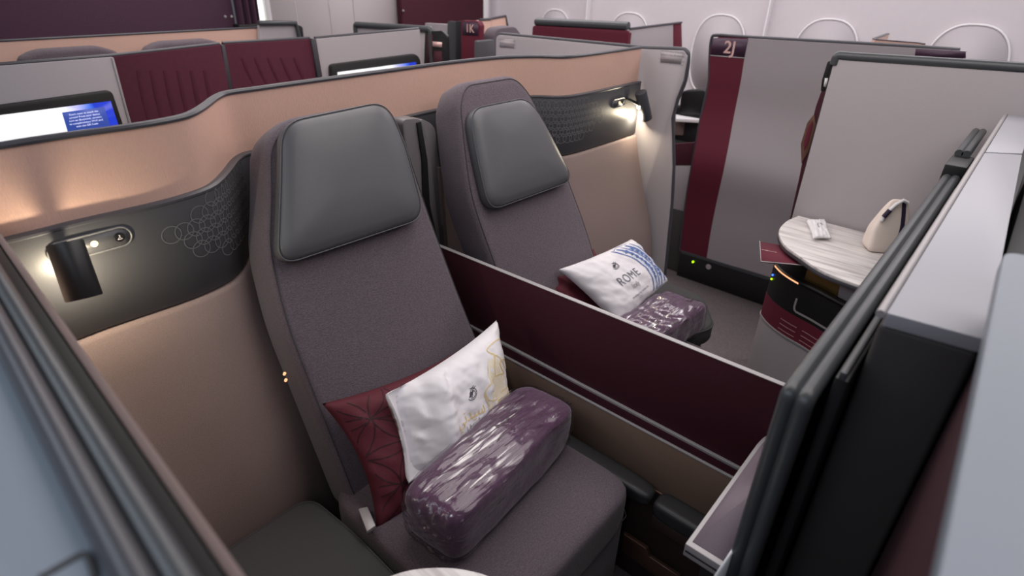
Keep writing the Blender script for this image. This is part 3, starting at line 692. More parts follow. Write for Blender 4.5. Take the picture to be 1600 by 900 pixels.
# 2J suite wall across the far aisle
X2 = 3.03
def onj(u, v): return onx(u, v, X2)
jw = thing('suite_wall', 'tall wavy grey and maroon wall marked 2J across the far aisle', 'partition', (X2, .8, 0))
tl, tr = onj(1116, 57), onj(1509, 80)
LE = [(1112, 62), (1109, 90), (1108, 125), (1103, 150), (1094, 190), (1085, 240), (1076, 290), (1069, 340), (1063, 393)]
MB = [(1169, 60), (1163, 92), (1157, 130), (1147, 180), (1139, 225), (1131, 265), (1121, 310), (1111, 360), (1104, 404)]

pb0, pb1 = onj(1063, 393), onj(1300, 448)
yend = -.25
left3 = [onj(*p) for p in LE]; mid3 = [onj(*p) for p in MB]
def wave(q): return -.045 * math.exp(-((q - .60) / .13) ** 2) + .012 * math.exp(-((q - .30) / .12) ** 2)
NR_ = 40
def at_rows(lst):
    A = np.array(lst, float); t = (A[:, 1] - A[0, 1]) / (A[-1, 1] - A[0, 1]); q = np.linspace(0, 1, NR_ + 1)
    B = np.array(catmull([(a, b, 0) for a, b in lst], 8)); t = (B[:, 1] - B[0, 1]) / (B[-1, 1] - B[0, 1])
    return [(float(np.interp(x, t, B[:, 0])), float(np.interp(x, t, B[:, 1]))) for x in q]
LE2, MB2 = at_rows(LE[:]), at_rows(MB[:])
def wall_grid(name, L_, R_, m):
    V = L_ + R_ + [p + np.array([.03, 0, 0]) for p in L_] + [p + np.array([.03, 0, 0]) for p in R_]; n = NR_ + 1; Fc = []
    for k in range(NR_):
        Fc += [[k, k + 1, n + k + 1, n + k], [2 * n + k, 3 * n + k, 3 * n + k + 1, 2 * n + k + 1], [k, 2 * n + k, 2 * n + k + 1, k + 1], [n + k, n + k + 1, 3 * n + k + 1, 3 * n + k]]
    Fc += [[0, n, 3 * n, 2 * n], [n - 1, 3 * n - 1, 4 * n - 1, 2 * n - 1]]
    return mk(name, V, Fc, m, jw, smooth='a', auto=math.radians(50))
Lw = [onx(u, v, X2 + wave(k / NR_)) for k, (u, v) in enumerate(LE2)]; Mw = [onx(u, v, X2 + wave(k / NR_)) for k, (u, v) in enumerate(MB2)]
Lw[0] = onx(1122, 58, X2)
wall_grid('maroon_strip', Lw, Mw, 'maroon')
zt_r = tr[2]
Rw = []
for k in range(NR_ + 1):
    q = k / NR_; zr = (zt_r - .0) * (1 - q) + .20 * q; Rw.append(np.array([X2 + wave(q), tr[1] - .0, Mw[k][2] + (zr - Mw[k][2])]))
wall_grid('grey_panel', Mw, Rw, 'grey')
slab('plaque', rnd([onx(1113, 59, X2 - .002), onx(1169, 61, X2 - .002), onx(1163, 90, X2 - .002), onx(1110, 86, X2 - .002)], [.015, 0, 0, 0]), (.003, 0, 0), 'plum', jw, bevel=0)
slab('plaque_edge', [onx(1110, 86, X2 - .003), onx(1163, 90, X2 - .003), onx(1163, 91.5, X2 - .003), onx(1110, 87.5, X2 - .003)], (.004, 0, 0), 'silver', jw, bevel=0)
text('seat_number', '2J', .080, planemap(onx(1140, 75, X2 - .005), (0, -1, 0), (0, .0, 1)), 'rose', jw, bold=.0012)
tube('edge_trim', catmull([onx(u, v, X2 + .015) for u, v in [(1500, 78), (1400, 71), (1169, 58), (1122, 55), (1112, 60)] + LE[1:]], 4), .008, 'trim', jw, n=8)
slab('far_plaque', rnd([onx(1431, 76, X2 - .002), onx(1509, 80, X2 - .002), onx(1509, 91, X2 - .002), onx(1429, 90, X2 - .002)], [0, .01, 0, 0]), (.003, 0, 0), 'plum', jw, bevel=0)
kk = slab('kick_plate', [onj(1063, 395), (X2, yend, .17), (X2, yend, 0), (X2, onj(1063, 395)[1], 0)], (.02, 0, 0), 'black', jw); 
slab('bottom_rail', [onx(1064, 391, X2 - .004), onx(1064, 396, X2 - .004), (X2 - .004, yend, .165), (X2 - .004, yend, .185)], (.01, 0, 0), 'rail', jw)
p = onx(1083, 409, X2 - .002); lathe('indicator', p, p + [-.006, 0, 0], [(0, .006), (1, .005)], 'green', jw)
p = onx(1107, 417, X2 - .002); lathe('floor_light', p, p + [-.004, 0, 0], [(0, .016), (1, .014)], 'label', jw)

# what shows in the gap left of the 2J wall: the window suite behind it
gs = thing('airline_seat', 'black headrest of a window seat showing through the gap left of the 2J wall', 'seat', (3.5, 1.62, 0))
slab('headrest', rnd([onx(u, v, 3.5) for u, v in ((1060, 180), (1064, 142), (1104, 139), (1112, 180))], .03), (.08, 0, 0), 'black', gs, bevel=.012, seg=3)
box('backrest', (3.51, 1.42, .3), (3.58, 1.76, .87), 'black', gs, bevel=.02)
gt = thing('side_table', 'pale side table showing through the gap left of the 2J wall', 'table', (3.3, 1.5, 0))
pts = [onz(u, v, .82) for u, v in ((1056, 165), (1112, 172), (1112, 188), (1056, 185))]
slab('table_top', pts, (0, 0, -.02), 'white', gt)
slab('cabinet', [onz(u, v, .80) for u, v in ((1056, 176), (1112, 180), (1112, 188), (1056, 186))], (0, 0, -.10), 'taupe', gt)
box('base', (3.08, 1.25, 0), (3.42, 1.68, .69), 'black', gt)
pa = slab('paper', [onz(u, v, .824) for u, v in ((1068, 171), (1098, 172), (1098, 179), (1074, 177))], (0, 0, .004), 'paper', bevel=0); tag(pa, 'white paper lying on the pale table in the gap left of the 2J wall', 'paper')
gp = thing('side_partition', 'dark maroon and grey partition low in the gap left of the 2J wall', 'panel', (3.06, 1.4, 0))
slab('maroon_part', [onx(u, v, X2 + .04) for u, v in ((1054, 225), (1092, 222), (1080, 258), (1054, 258))], (.02, 0, 0), 'maroon_dark', gp)
slab('grey_part', [onx(u, v, X2 + .04) for u, v in ((1053, 259), (1080, 259), (1068, 330), (1048, 325))], (.02, 0, 0), 'grey', gp)
slab('dark_part', [onx(u, v, X2 + .04) for u, v in ((1050, 326), (1068, 330), (1062, 450), (1038, 440))], (.02, 0, 0), 'darkgrey', gp)

# grey sliding door of the farther seat's suite, with graphite rail
XG = 2.40
gd = thing('sliding_door', 'large plain grey sliding door with rounded graphite top rail at right', 'door', (XG, .2, 0))
g0, g1 = onx(1304, 92, XG), onx(1600, 112, XG)
sl = (g1 - g0) / (g0[1] - g1[1]); ge = g1 + sl * .5
bl3 = onx(1236, 345, XG)
slab('panel', [g0, ge, (XG, ge[1], .05), (XG, bl3[1], .05), bl3], (.03, 0, 0), 'grey', gd)
rl_ = [onx(1306, 88, XG + .012), onx(1318, 86, XG + .012)]
r0, r1 = onx(1312, 87, XG + .01), onx(1600, 106, XG + .01); re = r1 + (r1 - r0) / (r0[1] - r1[1]) * .5
tube('top_rail', rnd([r0 + [0, .010, -.03], r0 + [0, .008, 0], r0 + [0, -.03, .0], re], .012, closed=False), .016, 'rail', gd, n=14)
tube('side_trim', [r0 + [0, .010, -.02], (XG + .01, r0[1] + .004, .1)], .007, 'black', gd, n=8)
hd = thing('door_edge_panel', 'narrow dark edge with brass lens shape and white label beside the grey sliding door', 'panel', (2.46, .6, .7))
box('edge_post', (2.462, .575, 0), (2.49, .60, 1.20), 'maroon_dark', hd)
slab('catch', rnd([onx(u, v, 2.45) for u, v in ((1293, 96), (1302, 94), (1294, 144), (1282, 143), (1284, 125))], .006), (.03, 0, 0), 'black', hd)
slab('label_tag', [onx(u, v, 2.448) for u, v in ((1289, 122), (1294, 122), (1291, 136), (1287, 135))], (-.001, 0, 0), 'white', hd, bevel=0)
slab('maroon_edge', [onx(u, v, 2.45) for u, v in ((1283, 143), (1296, 143), (1278, 230), (1246, 345), (1234, 343), (1248, 280), (1258, 230), (1275, 165))], (.02, 0, 0), 'maroon_dark', hd)
slab('brass_rim', [onx(u, v, 2.446) for u, v in ((1272, 178), (1275, 195), (1264, 235), (1252, 256), (1251, 225), (1261, 192))], (.006, 0, 0), 'bronze', hd)
slab('lens_inset', [onx(u, v, 2.443) for u, v in ((1269, 188), (1270, 196), (1262, 226), (1256, 236), (1256, 222), (1262, 200))], (.006, 0, 0), 'maroon', hd)
# copper lip of the window suite
cl = thing('suite_shell', 'small copper lip with dark rim peeking above the long grey 2J wall', 'partition', (3.66, .6, 0))
pth = [onz(u, v, 1.365)[:2] for u, v in ((1390, 52), (1368, 60), (1370, 61), (1435, 66), (1446, 68))]
sweep('copper_band', pth, [(0, 0), (0, 1.362), (.012, 1.362), (.012, 0)], 'copper', cl)
sweep('top_trim', pth, [(-.001, 1.361), (-.001, 1.365), (.013, 1.365), (.013, 1.361)], 'trim', cl)

# ================================================================== FARTHER SUITE: marble table, console, things on it
tb = thing('marble_table', 'white veined marble side table with rounded end in front of the grey door', 'table', (2.2, .4, 0))
tpx = [(1247, 337), (1228, 346), (1217, 361), (1225, 381), (1250, 400), (1287, 424), (1350, 448)]
tpts = [onz(u, v, .77) for u, v in tpx]; tpts = [p for p in catmull(tpts, 5)]
tpts = tpts + [np.array([2.385, tpts[-1][1] - .02, .77]), np.array([2.385, tpts[0][1], .77])]
slab('table_top', tpts, (0, 0, -.012), 'marble', tb, bevel=.003)
slab('edge_band', [p + np.array([0, 0, -.012]) for p in tpts], (0, 0, -.012), 'trim', tb, bevel=.002)
box('support', (2.20, .20, .0), (2.385, .50, .746), 'grey', tb)
cn = thing('seat_console', 'curved console with black control face and maroon band under the marble table', 'console', (2.1, .4, 0))
cp = [onz(u, v, .66)[:2] for u, v in ((1212, 412), (1225, 425), (1249, 440), (1280, 455), (1324, 478))]
cp = [cp[0] + [.10, .015], cp[0] + [.03, .012]] + cp + [np.array([1.965, .14])]
cp = [p[:2] for p in catmull([(p[0], p[1], 0) for p in cp], 5)]
sweep('control_face', cp, [(0, .53), (0, .655), (-.005, .66), (-.02, .66), (-.02, .53)], 'black', cn)
sweep('maroon_band', cp, [(.001, .435), (.001, .53), (-.02, .53), (-.02, .435)], 'maroon', cn)
sweep('silver_line', cp, [(.004, .431), (.004, .437), (-.01, .437), (-.01, .431)], 'silver', cn)
sweep('grey_body', cp, [(0, 0), (0, .432), (-.02, .432), (-.02, 0)], 'grey', cn)
slab('top', [(p[0], p[1], .655) for p in cp] + [(2.19, .14, .655), (2.19, .53, .655)], (0, 0, -.01), 'black', cn)
cds = np.array(cp); cs = np.r_[0, np.cumsum(np.linalg.norm(np.diff(cds, axis=0), axis=1))]
def con_pt(s, z, off=0.):
    i = int(np.clip(np.searchsorted(cs, s) - 1, 1, len(cds) - 3)); t = (s - cs[i]) / (cs[i + 1] - cs[i]); p = cds[i] * (1 - t) + cds[i + 1] * t
    d = unit(cds[i + 2] - cds[i - 1]); n = np.array([d[1], -d[0]]); return (p[0] + n[0] * off, p[1] + n[1] * off, z)
def con_part(a, b): return [tuple(np.array(con_pt(s_, 0, -.035))[:2]) for s_ in np.linspace(a, b, 14)]
def s_near(x, y): return float(cs[np.argmin(np.linalg.norm(cds - [x, y], axis=1))])
sa = s_near(*onz(1214, 413, .66)[:2]); sb = s_near(*onz(1249, 440, .66)[:2]); se = s_near(*onz(1322, 477, .66)[:2])
s_b1 = s_near(*onz(1297, 463, .66)[:2])
sweep('brass_panel', con_part(sb - .01, s_b1), [(0, .656), (0, .746), (-.006, .746), (-.006, .656)], 'brass', cn)
sweep('grey_upright', con_part(s_b1 + .004, cs[-1] - .02), [(0, .656), (.006, .70), (0, .746), (-.03, .746), (-.03, .656)], 'grey', cn)
ribbons('amber_strip', [[(sa + (sb - sa) * q, .652) for q in np.linspace(0, 1, 12)]], lambda u, v, o=0: con_pt(u, v, o), .006, 'amber', cn, off=.002)
for z_, mm in ((.615, 'blueled'), (.598, 'green')):
    p = np.array(con_pt(sa + .005, z_, .001)); p1 = np.array(con_pt(sa + .005, z_, .005)); lathe('indicator', p, p1, [(0, .004), (1, .003)], mm, cn)
fr = [(sb + .01, .548), (se - .03, .548), (se - .03, .62), (sb + .01, .62)]
def prb(a, b, k=8): return [(a[0] + (b[0] - a[0]) * i / k, a[1] + (b[1] - a[1]) * i / k) for i in range(k + 1)]
ribbons('screen_frame', [[(fr[0][0], fr[0][1] + .05), (fr[0][0], fr[0][1] + .015), (fr[0][0] + .004, fr[0][1] + .004)] + prb((fr[0][0] + .012, fr[0][1]), fr[1])], lambda u, v, o=0: con_pt(u, v, o), .008, 'silver', cn, off=.002)
for k in range(3):
    for q in (0, .5):
        ribbons('small_print', [prb((sb + (se - sb) * q - .03, .452 + .020 * k), (sb + (se - sb) * (q + .38) - .03, .452 + .020 * k))], lambda u, v, o=0: con_pt(u, v, o), .0018, 'rose', cn, off=.0025)
cd = thing('menu_card', 'maroon card with pale border sticking out from under the marble table', 'card', (2.1, .5, .72))
cpts = [onz(u, v, .735) for u, v in ((1187, 377), (1235, 386), (1300, 419), (1189, 409))]
slab('card', cpts, (0, 0, -.003), 'maroon', cd, bevel=0)
e = [cpts[3], cpts[0], cpts[1]]; tube('border', [p + np.array([0, 0, .001]) for p in [cpts[2], cpts[3], cpts[0]]], .002, 'label', cd, n=6)
ex_ = unit(cpts[1] - cpts[0]); cc = sum(cpts) / 4 + np.array([.03, .03, .001]); text('lettering', 'welcome', .014, planemap(onz(1202, 392, .737), ex_, np.cross((0, 0, 1), ex_)), 'rose', cd)
# sachet
sc_ = thing('sachet', 'small white wrapped sachet lying on the marble table', 'sachet', (2.3, .45, .77))
s0 = [onz(u, v, .785) for u, v in ((1259, 344), (1289, 342), (1299, 373), (1270, 373))]
cv_, FS = pillow('packet', s0[0], s0[1], s0[2], s0[3], .009, 'white', sc_, back=1.2, ears=.05, wr=.004, seed=8, n=20)
ribbons('print_mark', [circ(.55, .55, .10, .14, 16, 0, 4)], FS, .003, 'ink', cv_)
# pouch
bg = thing('amenity_pouch', 'cream pouch with navy zip standing on the marble table', 'bag', (2.25, .25, .77))
by0 = onz(1352, 402, .77); 
bx, byy = 2.250, .238
ax_b = unit(np.array([.55, -.83, 0])); ay_b = unit(np.array([.83, .55, 0]))
def bfn(p):
    q = np.array(p); h_ = (q[2] + 1) / 2
    q[1] *= 1 - .85 * h_ ** 1.2; q[0] *= 1 - 1.0 * max(0, h_ - .42) ** 1.15; q[0] += .10 * h_
    return q
loaf('body', (bx, byy, .77 + .092), (ax_b, ay_b, np.array([0, 0, 1.])), (.058, .04, .092), 'cream', bg, ex=7, cuts=20, fn=bfn)
def bag_pt(h_, s, f=0.):   # point on the camera-side skin of the pouch at height h_ (0..1), s across
    q = bfn(np.array([s, -1.0, h_ * 2 - 1])); c = np.array([bx, byy, .862])
    w_ = c + ax_b * q[0] * .058 + ay_b * q[1] * .04 + np.array([0, 0, 1]) * q[2] * .092
    return w_ - ay_b * (.0015 + f)
ribbons('zip', [[(h_, .28 + .22 * math.sin(h_ * 2.6)) for h_ in np.linspace(.25, .97, 16)]], lambda u, v, o=0: bag_pt(u, v, o), .013, 'navy', bg, off=.001)
tube('strap', [bag_pt(.62, -.85, .0), bag_pt(.80, -.9, .008), bag_pt(.95, -.55, .012), bag_pt(1.02, .1, .01), bag_pt(.98, .7, .008)], .006, 'white', bg, n=8)
tube('strap_tab', [bag_pt(.70, -.95, .006), bag_pt(.84, -.85, .012)], .008, 'navy', bg, n=8)

# ================================================================== NEAR RIGHT: front partition with rails, monitor housing, tray
fp = thing('front_partition', 'dark double-railed partition edge crossing the right of the picture', 'partition', (.65, .1, 0))
Z1 = 1.16
def rz(u, v): return ony(u, v, .10)
e0 = rz(1246, 622); e1 = rz(1441, 330); 
for dy, rr_, nm in ((.011, .0105, 'rail'), (-.008, .0115, 'rail')):
    z_ = e0[2]
    tube(nm, rnd([(e0[0] + .004, .10 + dy, .25), (e0[0] + .004, .10 + dy, z_), (1.90, .10 + dy, z_)], .012, closed=False), rr_, 'rail', fp, n=12)
slab('panel', [(e0[0] + .006, .10, .1), (3.0 * .66, .10, .1), (1.98, .10, e0[2] - .01), (e0[0] + .006, .10, e0[2] - .01)], (0, .018, 0), 'black', fp)
h0 = ony(1432, 335, .1); h1 = ony(1455, 322, .1)
box('hinge', (1.88, .075, 1.12), (2.02, .125, 1.178), 'black', fp)
for dy, rr_ in ((.012, .010), (-.005, .011)):
    tube('far_rail', [(2.0, .10 + dy, 1.185), (2.36, .10 + dy, 1.185)], rr_, 'rail', fp, n=12)
slab('inner_trim', [(.70, .062, 1.18), (1.75, .062, 1.18), (1.75, .07, 1.18), (.70, .07, 1.18)], (0, 0, -.012), 'rail', fp)
slab('inner_panel', [(.70, .058, .1), (1.75, .058, .1), (1.75, .058, 1.17), (.70, .058, 1.17)], (0, .015, 0), 'black', fp)

mh = thing('monitor_housing', 'thick partition with silver lid and dark end cap at right', 'partition', (.8, 0, 0))
ZL = 1.25
L0, L1, L2, L3 = onz(1386, 489, ZL), onz(1541, 531, ZL), onz(1597, 242, ZL), onz(1522, 236, ZL)
L3[1] = L0[1]
slab('lid', rnd([L0, L1, L2, (L3[0], L0[1] + .0, ZL)], .004), (0, 0, -.018), 'lid', mh, bevel=.004)
slab('lid_far', [(L3[0] + .012, L0[1], ZL), (L2[0] + .02, L2[1], ZL), (2.35, L2[1], ZL), (2.35, L0[1], ZL)], (0, 0, -.018), 'lid', mh, bevel=.002)
tube('lid_edge', [(L0[0], L0[1] + .006, ZL - .004), (2.35, L0[1] + .006, ZL - .004)], .0055, 'silver', mh, n=8)
slab('end_cap', [(L0[0] + .004, L0[1] + .004, ZL - .018), (L1[0], L1[1], ZL - .018), (L1[0], L1[1], .1), (L0[0] + .004, L0[1] + .004, .1)], (.05, 0, 0), 'darkgrey', mh, bevel=.008, seg=3)
box('body', (L0[0] + .05, L1[1] + .012, .1), (2.35, L0[1] - .002, ZL - .02), 'black', mh)
nc = thing('neighbour_cabinet', 'pale grey topped cabinet with maroon side in the bottom right corner', 'cabinet', (.6, -.2, 0))
ZC = 1.33
c0, c1 = onz(1466, 905, ZC), onz(1570, 391, ZC)
c0 = c1 + (c0 - c1) * (c1[0] - .17) / (c1[0] - c0[0])
slab('lid', rnd([c0, c1, (c1[0] + .02, -.45, ZC), (.17, -.45, ZC)], [.002, .02, .02, .002]), (0, 0, -.02), 'ltop', nc, bevel=.006, seg=3)
slab('side', [c0 + [.01, -.012, -.02], c1 + [-.01, -.018, -.02], (c1[0] - .01, c1[1] - .018, .05), (.18, c0[1] - .012, .05)], (0, -.02, 0), 'deep_maroon', nc)
box('body', (.2, -.44, .0), (.80, -.105, 1.305), 'black', nc)
ck = box('dark_gap_fill', (.86, -.5, 0), (2.35, -.055, 1.12), 'black'); tag(ck, 'added black block standing in for the shade of the gap at the right edge behind the silver lid', 'panel')  # black block added to stand for the shade in the gap behind the lid

tr_ = thing('tray_shelf', 'narrow mauve grey shelf with silver edges low beside the front partition', 'shelf', (.9, .16, .72))
tz = .72
T = [onz(u, v, tz) for u, v in ((1072, 850), (1183, 694), (1215, 690))]
x0 = T[0][0]; x1 = T[1][0] + .01; y1 = .206; y0 = .118
pts = rnd([(x0, y0, tz), (x1 + .04, y0, tz), (x1 + .04, y1 - .005, tz), (x1, y1, tz), (x0, y1, tz)], [0, .01, .02, .02, 0])
slab('shelf_body', pts, (0, 0, -.03), 'silver', tr_, bevel=.002)
pts2 = rnd([(x0 + .012, y0 + .006, tz + .0015), (x1 + .032, y0 + .006, tz + .0015), (x1 + .032, y1 - .012, tz + .0015), (x1 - .004, y1 - .008, tz + .0015), (x0 + .012, y1 - .008, tz + .0015)], [0, .01, .02, .02, 0])
slab('mauve_top', pts2, (0, 0, -.002), 'traytop', tr_, bevel=0)
box('groove', (x0 - .001, y0 + .003, tz - .018), (x0 + .004, y1 - .003, tz - .014), 'black', tr_, bevel=0)
box('shelf_bracket', (x0 + .02, y0 + .005, .2), (x1, y1 - .03, tz - .03), 'black', tr_)
lf = slab('leaflet', [ony(u, v, .117) for u, v in ((1172, 822), (1150, 905), (1118, 905))], (0, .004, 0), 'paper', bevel=0); tag(lf, 'white leaflet tucked between the mauve shelf and the dark partition', 'leaflet')

# ================================================================== NEAR LEFT: aisle wall of the nearer suite
aw = thing('aisle_wall', 'blurred silver topped aisle wall in the left foreground', 'partition', (0, .6, 0))
ZW = 1.30
r0, r1 = onz(352, 905, ZW), onz(22, 452, ZW)
def xw(px_, y): return px_
xr = .056
yN, yF = .20, 1.22
def XL(y, d): return .0617 + .036 * (y - .2) + d
def lwall(name, d0, d1, z, m, bevel=.002): return slab(name, [(XL(yN, d0), yN, 0), (XL(yN, d1), yN, 0), (XL(yF, d1), yF, 0), (XL(yF, d0), yF, 0)], (0, 0, z), m, aw, bevel)
lwall('outer_face', -.30, -.052, ZW - .010, 'ltop', .006)
for d, z in ((-.044, ZW - .006), (-.026, ZW - .014)): tube('rim', [(XL(yN, d), yN, z), (XL(yF, d), yF, z)], .010, 'trim' if d < -.03 else 'rail', aw, n=12)
lwall('inner_face', -.05, 0, 1.25, 'black')
lwall('inner_trim', 0, .008, 1.252, 'taupe', .001)
g = [onz(u, v, ZW - .01) for u, v in ((60, 905), (125, 868), (135, 866), (141, 876), (150, 905))]
rc = tube('grip_recess', rnd(g, .004, closed=False), .0022, 'darkgrey', aw, n=8)

# near marble table tip
nt_ = thing('marble_table', 'white rounded table tip poking in at the bottom edge', 'table', (.35, .4, 0))
ctr = onz(690, 960, .77); tip = onz(683, 886, .77)
pts = catmull([onz(u, v, .77) for u, v in ((560, 925), (600, 903), (640, 890), (683, 886), (725, 889), (770, 902), (810, 930))], 6)
pts = pts + [np.array([.42, .2, .77]), np.array([.10, .2, .77]), np.array([.10, pts[0][1], .77])]
slab('table_top', pts, (0, 0, -.012), 'marble', nt_, bevel=.003)
slab('edge_band', [p + np.array([0, 0, -.012]) for p in pts], (0, 0, -.012), 'trim', nt_)
box('support', (.11, .22, 0), (.24, .38, .746), 'grey', nt_)

# ================================================================== ROWS BEHIND
YP = 2.6
def onp(u, v, y=YP): return ony(u, v, y)
def rowpart(label, u0, u1, top0, top1, m, cat='partition', extra=None, edge=True):
    a, b = onp(u0, top0), onp(u1, top1)
    t = thing('row_partition', label, cat, (float(a[0] + b[0]) / 2, YP, 0))
    slab('panel', [a, b, (b[0], YP, 0), (a[0], YP, 0)], (0, .03, 0), m, t)
    tube('top_trim', [a + [0, .012, .003], b + [0, .012, .003]], .007, 'trim', t, n=8)
    return t, a, b
r1_, a, b = rowpart('grey partition behind the shell carrying the large lit screen at left', -60, 176, 108, 89, 'grey')
e_ = slab('edge_strip', [onp(178, 90, YP - .004), onp(174, 90, YP - .004), onp(202, 196, YP - .004), onp(206, 196, YP - .004)], (0, .01, 0), 'grey', r1_)
r2_, a, b = rowpart('dark red tufted partition between the large screen and its narrower neighbour', 176, 345, 89, 70, 'velvet')
slab('side_trim', [onp(346, 70), onp(352, 70), onp(364, 140), onp(357, 140)], (0, .03, 0), 'trim', r2_)
r3_, a3, b3 = rowpart('dark red tufted partition left of the smaller screen', 350, 486, 69, 61, 'velvet')
slab('side_trim', [onp(486, 60, YP - .01), onp(494, 61, YP - .01), onp(504, 120, YP - .01), onp(497, 122, YP - .01)], (0, .03, 0), 'trim', r3_)
r4_, a, b = rowpart('grey partition behind the shell carrying the small sliver of lit screen', 494, 656, 61, 46, 'grey')
# slanted boundary: tufts
def tufts(parent, u0, u1, v0, v1, n):
    for k in range(n):
        u = u0 + (u1 - u0) * (k + .5) / n
        p0 = onp(u - 10, v0, YP - .002); p1 = onp(u + 8, v1, YP - .002)
        tube('tuft_seam', [p0 + [0, .019, 0], (p0 + p1) / 2 + [0, .0175, 0], p1 + [0, .019, 0]], .020, 'velvet', parent, n=8)
tufts(r2_, 215, 340, 110, 190, 6); tufts(r3_, 378, 480, 90, 130, 5)
def screen(name, label, outer, inner, lines, group):
    t = thing(name, label, 'screen', tuple(onp(*outer[0], YP - .03)), group)
    slab('bezel', rnd([onp(u, v, YP - .03) for u, v in outer], .02), (0, .025, 0), 'black', t, bevel=.004)
    P = [onp(u, v, YP - .034) for u, v in inner]; xs = [p[0] for p in P]
    d = slab('display', P, (0, .006, 0), None, t, bevel=0); ox = ORG[t.name][0]
    d.data.materials.append(screen_mat('screen_picture', float(min(xs) - ox), float(max(xs) - ox)))
    return t, d
sc1, d1 = screen('monitor', 'large lit seat screen with connection message at far left', [(-74, 175), (175, 141), (206, 236), (-66, 275)], [(-60, 188), (173, 158), (197, 232), (-50, 265)], None, 'lit seat screens behind the shell')
pb = [onp(u, v, YP - .0365) for u, v in ((97, 176), (163, 167), (172, 196), (106, 206))]
M_['msgbox'] = mat('message_box', (40, 50, 110), .4, emit=((64, 90, 180), .7)); M_['msgtext'] = mat('message_text', (230, 230, 255), .4, emit=((225, 230, 255), .9))
slab('message_box', pb, (0, .001, 0), 'msgbox', d1, bevel=0)
ex_ = unit(pb[1] - pb[0]); ey_ = np.array([.0, 0, 1.])
for k, s in enumerate(("Don't want to touch the", 'screen? From your device', 'turn on Bluetooth, connect', 'to complimentary Wi-Fi and', 'scan the QR Code')):
    text('message', s, .0092, planemap(onp(131 + k * 1.4, 176.5 + k * 4.7, YP - .039), ex_, ey_), 'msgtext', d1)
sc2, d2 = screen('monitor', 'small sliver of lit seat screen in the middle of the back row', [(517, 101), (650, 84), (657, 92), (662, 150), (520, 160)], [(528, 113), (650, 97), (655, 150), (530, 160)], None, 'lit seat screens behind the shell')

# far copper shell and its seat heads
YS = 3.5
fp_ = [ony(u, v, YS)[:2] for u, v in ((-80, 70), (0, 66), (150, 56), (300, 47), (380, 43), (410, 41))]
zf = 1.272
fs = make_shell('suite_shell', 'farthest copper shell wall below the aubergine bulkhead', [(float(p[0]), YS) for p in fp_], False, zt=zf + .005)
heads = [(110, 76, 'leftmost dark seat headrest showing above the far partition'), (291, 64, 'dark seat headrest above the far partition, below the curtain')]
for u, v, lab in heads:
    p = ony(u, v, 3.35)
    t = thing('airline_seat', lab, 'seat', (p[0], 3.3, 0), 'far seats facing forward')
    hw = .20
    slab('backrest', rnd([(p[0] - hw, 3.35, .0), (p[0] + hw, 3.35, .0), (p[0] + hw * .98, 3.35, p[2] - .03), (p[0] + hw * .6, 3.35, p[2] + .0), (p[0] - hw * .6, 3.35, p[2]), (p[0] - hw * .98, 3.35, p[2] - .03)], .03), (0, .10, 0), 'seat', t, bevel=.02, seg=3)
    slab('headrest', rnd([(p[0] - hw * .8, 3.31, .95), (p[0] + hw * .8, 3.31, .95), (p[0] + hw * .7, 3.31, p[2] - .04), (p[0] - hw * .7, 3.31, p[2] - .04)], .03), (0, .05, 0), 'leather', t, bevel=.01)
    box('seat_cushion', (p[0] - .25, 2.75, .0), (p[0] + .25, 3.3, .47), 'seat', t, bevel=.03)

# end post of far shell, small grey panel with rail
ep = thing('suite_post', 'small grey end panel with dark rail at the right end of the farthest shell', 'post', (2.0, 3.48, 0))
slab('panel', [ony(u, v, 3.46) for u, v in ((406, 40), (461, 39), (466, 62), (466, 90), (406, 90))], (0, .03, 0), 'grey', ep)
tube('rail', [ony(404, 36, 3.45), ony(462, 36, 3.45), ony(470, 70, 3.45)], .014, 'rail', ep, n=8)
slab('dark_edge', rnd([ony(u, v, 3.5) for u, v in ((464, 38), (473, 42), (477, 80), (466, 80))], .01), (0, .04, 0), 'black', ep)

# next suite's aisle wall: rail, panel, catch strip
n1 = thing('sliding_door', 'small far grey door with shiny graphite rail right of the maroon tufted partitions', 'door', (2.36, 3.0, 0))
q0, q1 = onx(557, 41, 2.34), onx(672, 48, 2.34)
slab('panel', [q0, q1, (2.34, q1[1], 0), (2.34, q0[1], 0)], (.03, 0, 0), 'grey', n1)
tube('rail', rnd([q0 + [0, .01, -.15], q0 + [0, .01, .01], q1 + [0, -.01, .008], q1 + [0, -.01, -.5]], .02, closed=False), .017, 'rail', n1, n=10)
n2 = thing('door_edge_panel', 'narrow dark maroon edge panel with a pale label right of the far grey door', 'panel', (2.36, 2.55, 0))
slab('strip', rnd([onx(u, v, 2.33) for u, v in ((664, 49), (690, 48), (698, 56), (699, 110), (662, 110))], .01), (.02, 0, 0), 'black', n2)
slab('maroon_inset', [onx(u, v, 2.328) for u, v in ((668, 54), (676, 54), (675, 110), (666, 110))], (.004, 0, 0), 'maroon_dark', n2, bevel=0)
slab('maroon_inset', [onx(u, v, 2.328) for u, v in ((678, 80), (690, 80), (692, 110), (676, 110))], (.004, 0, 0), 'maroon_dark', n2, bevel=0)
slab('label_tag', [onx(u, v, 2.326) for u, v in ((676, 65), (690, 66), (690, 74), (676, 73))], (.004, 0, 0), 'rose', n2, bevel=0)
n3 = thing('suite_wall', 'narrow grey and black wall end left of the plaque with K', 'partition', (2.9, 3.1, 0))
slab('grey_panel', [onx(u, v, 2.9) for u, v in ((664, 36), (700, 38), (702, 110), (664, 110))], (.03, 0, 0), 'grey', n3)
slab('dark_edge', rnd([onx(u, v, 2.88) for u, v in ((699, 33), (714, 34), (714, 110), (699, 110))], .01), (.03, 0, 0), 'rail', n3)
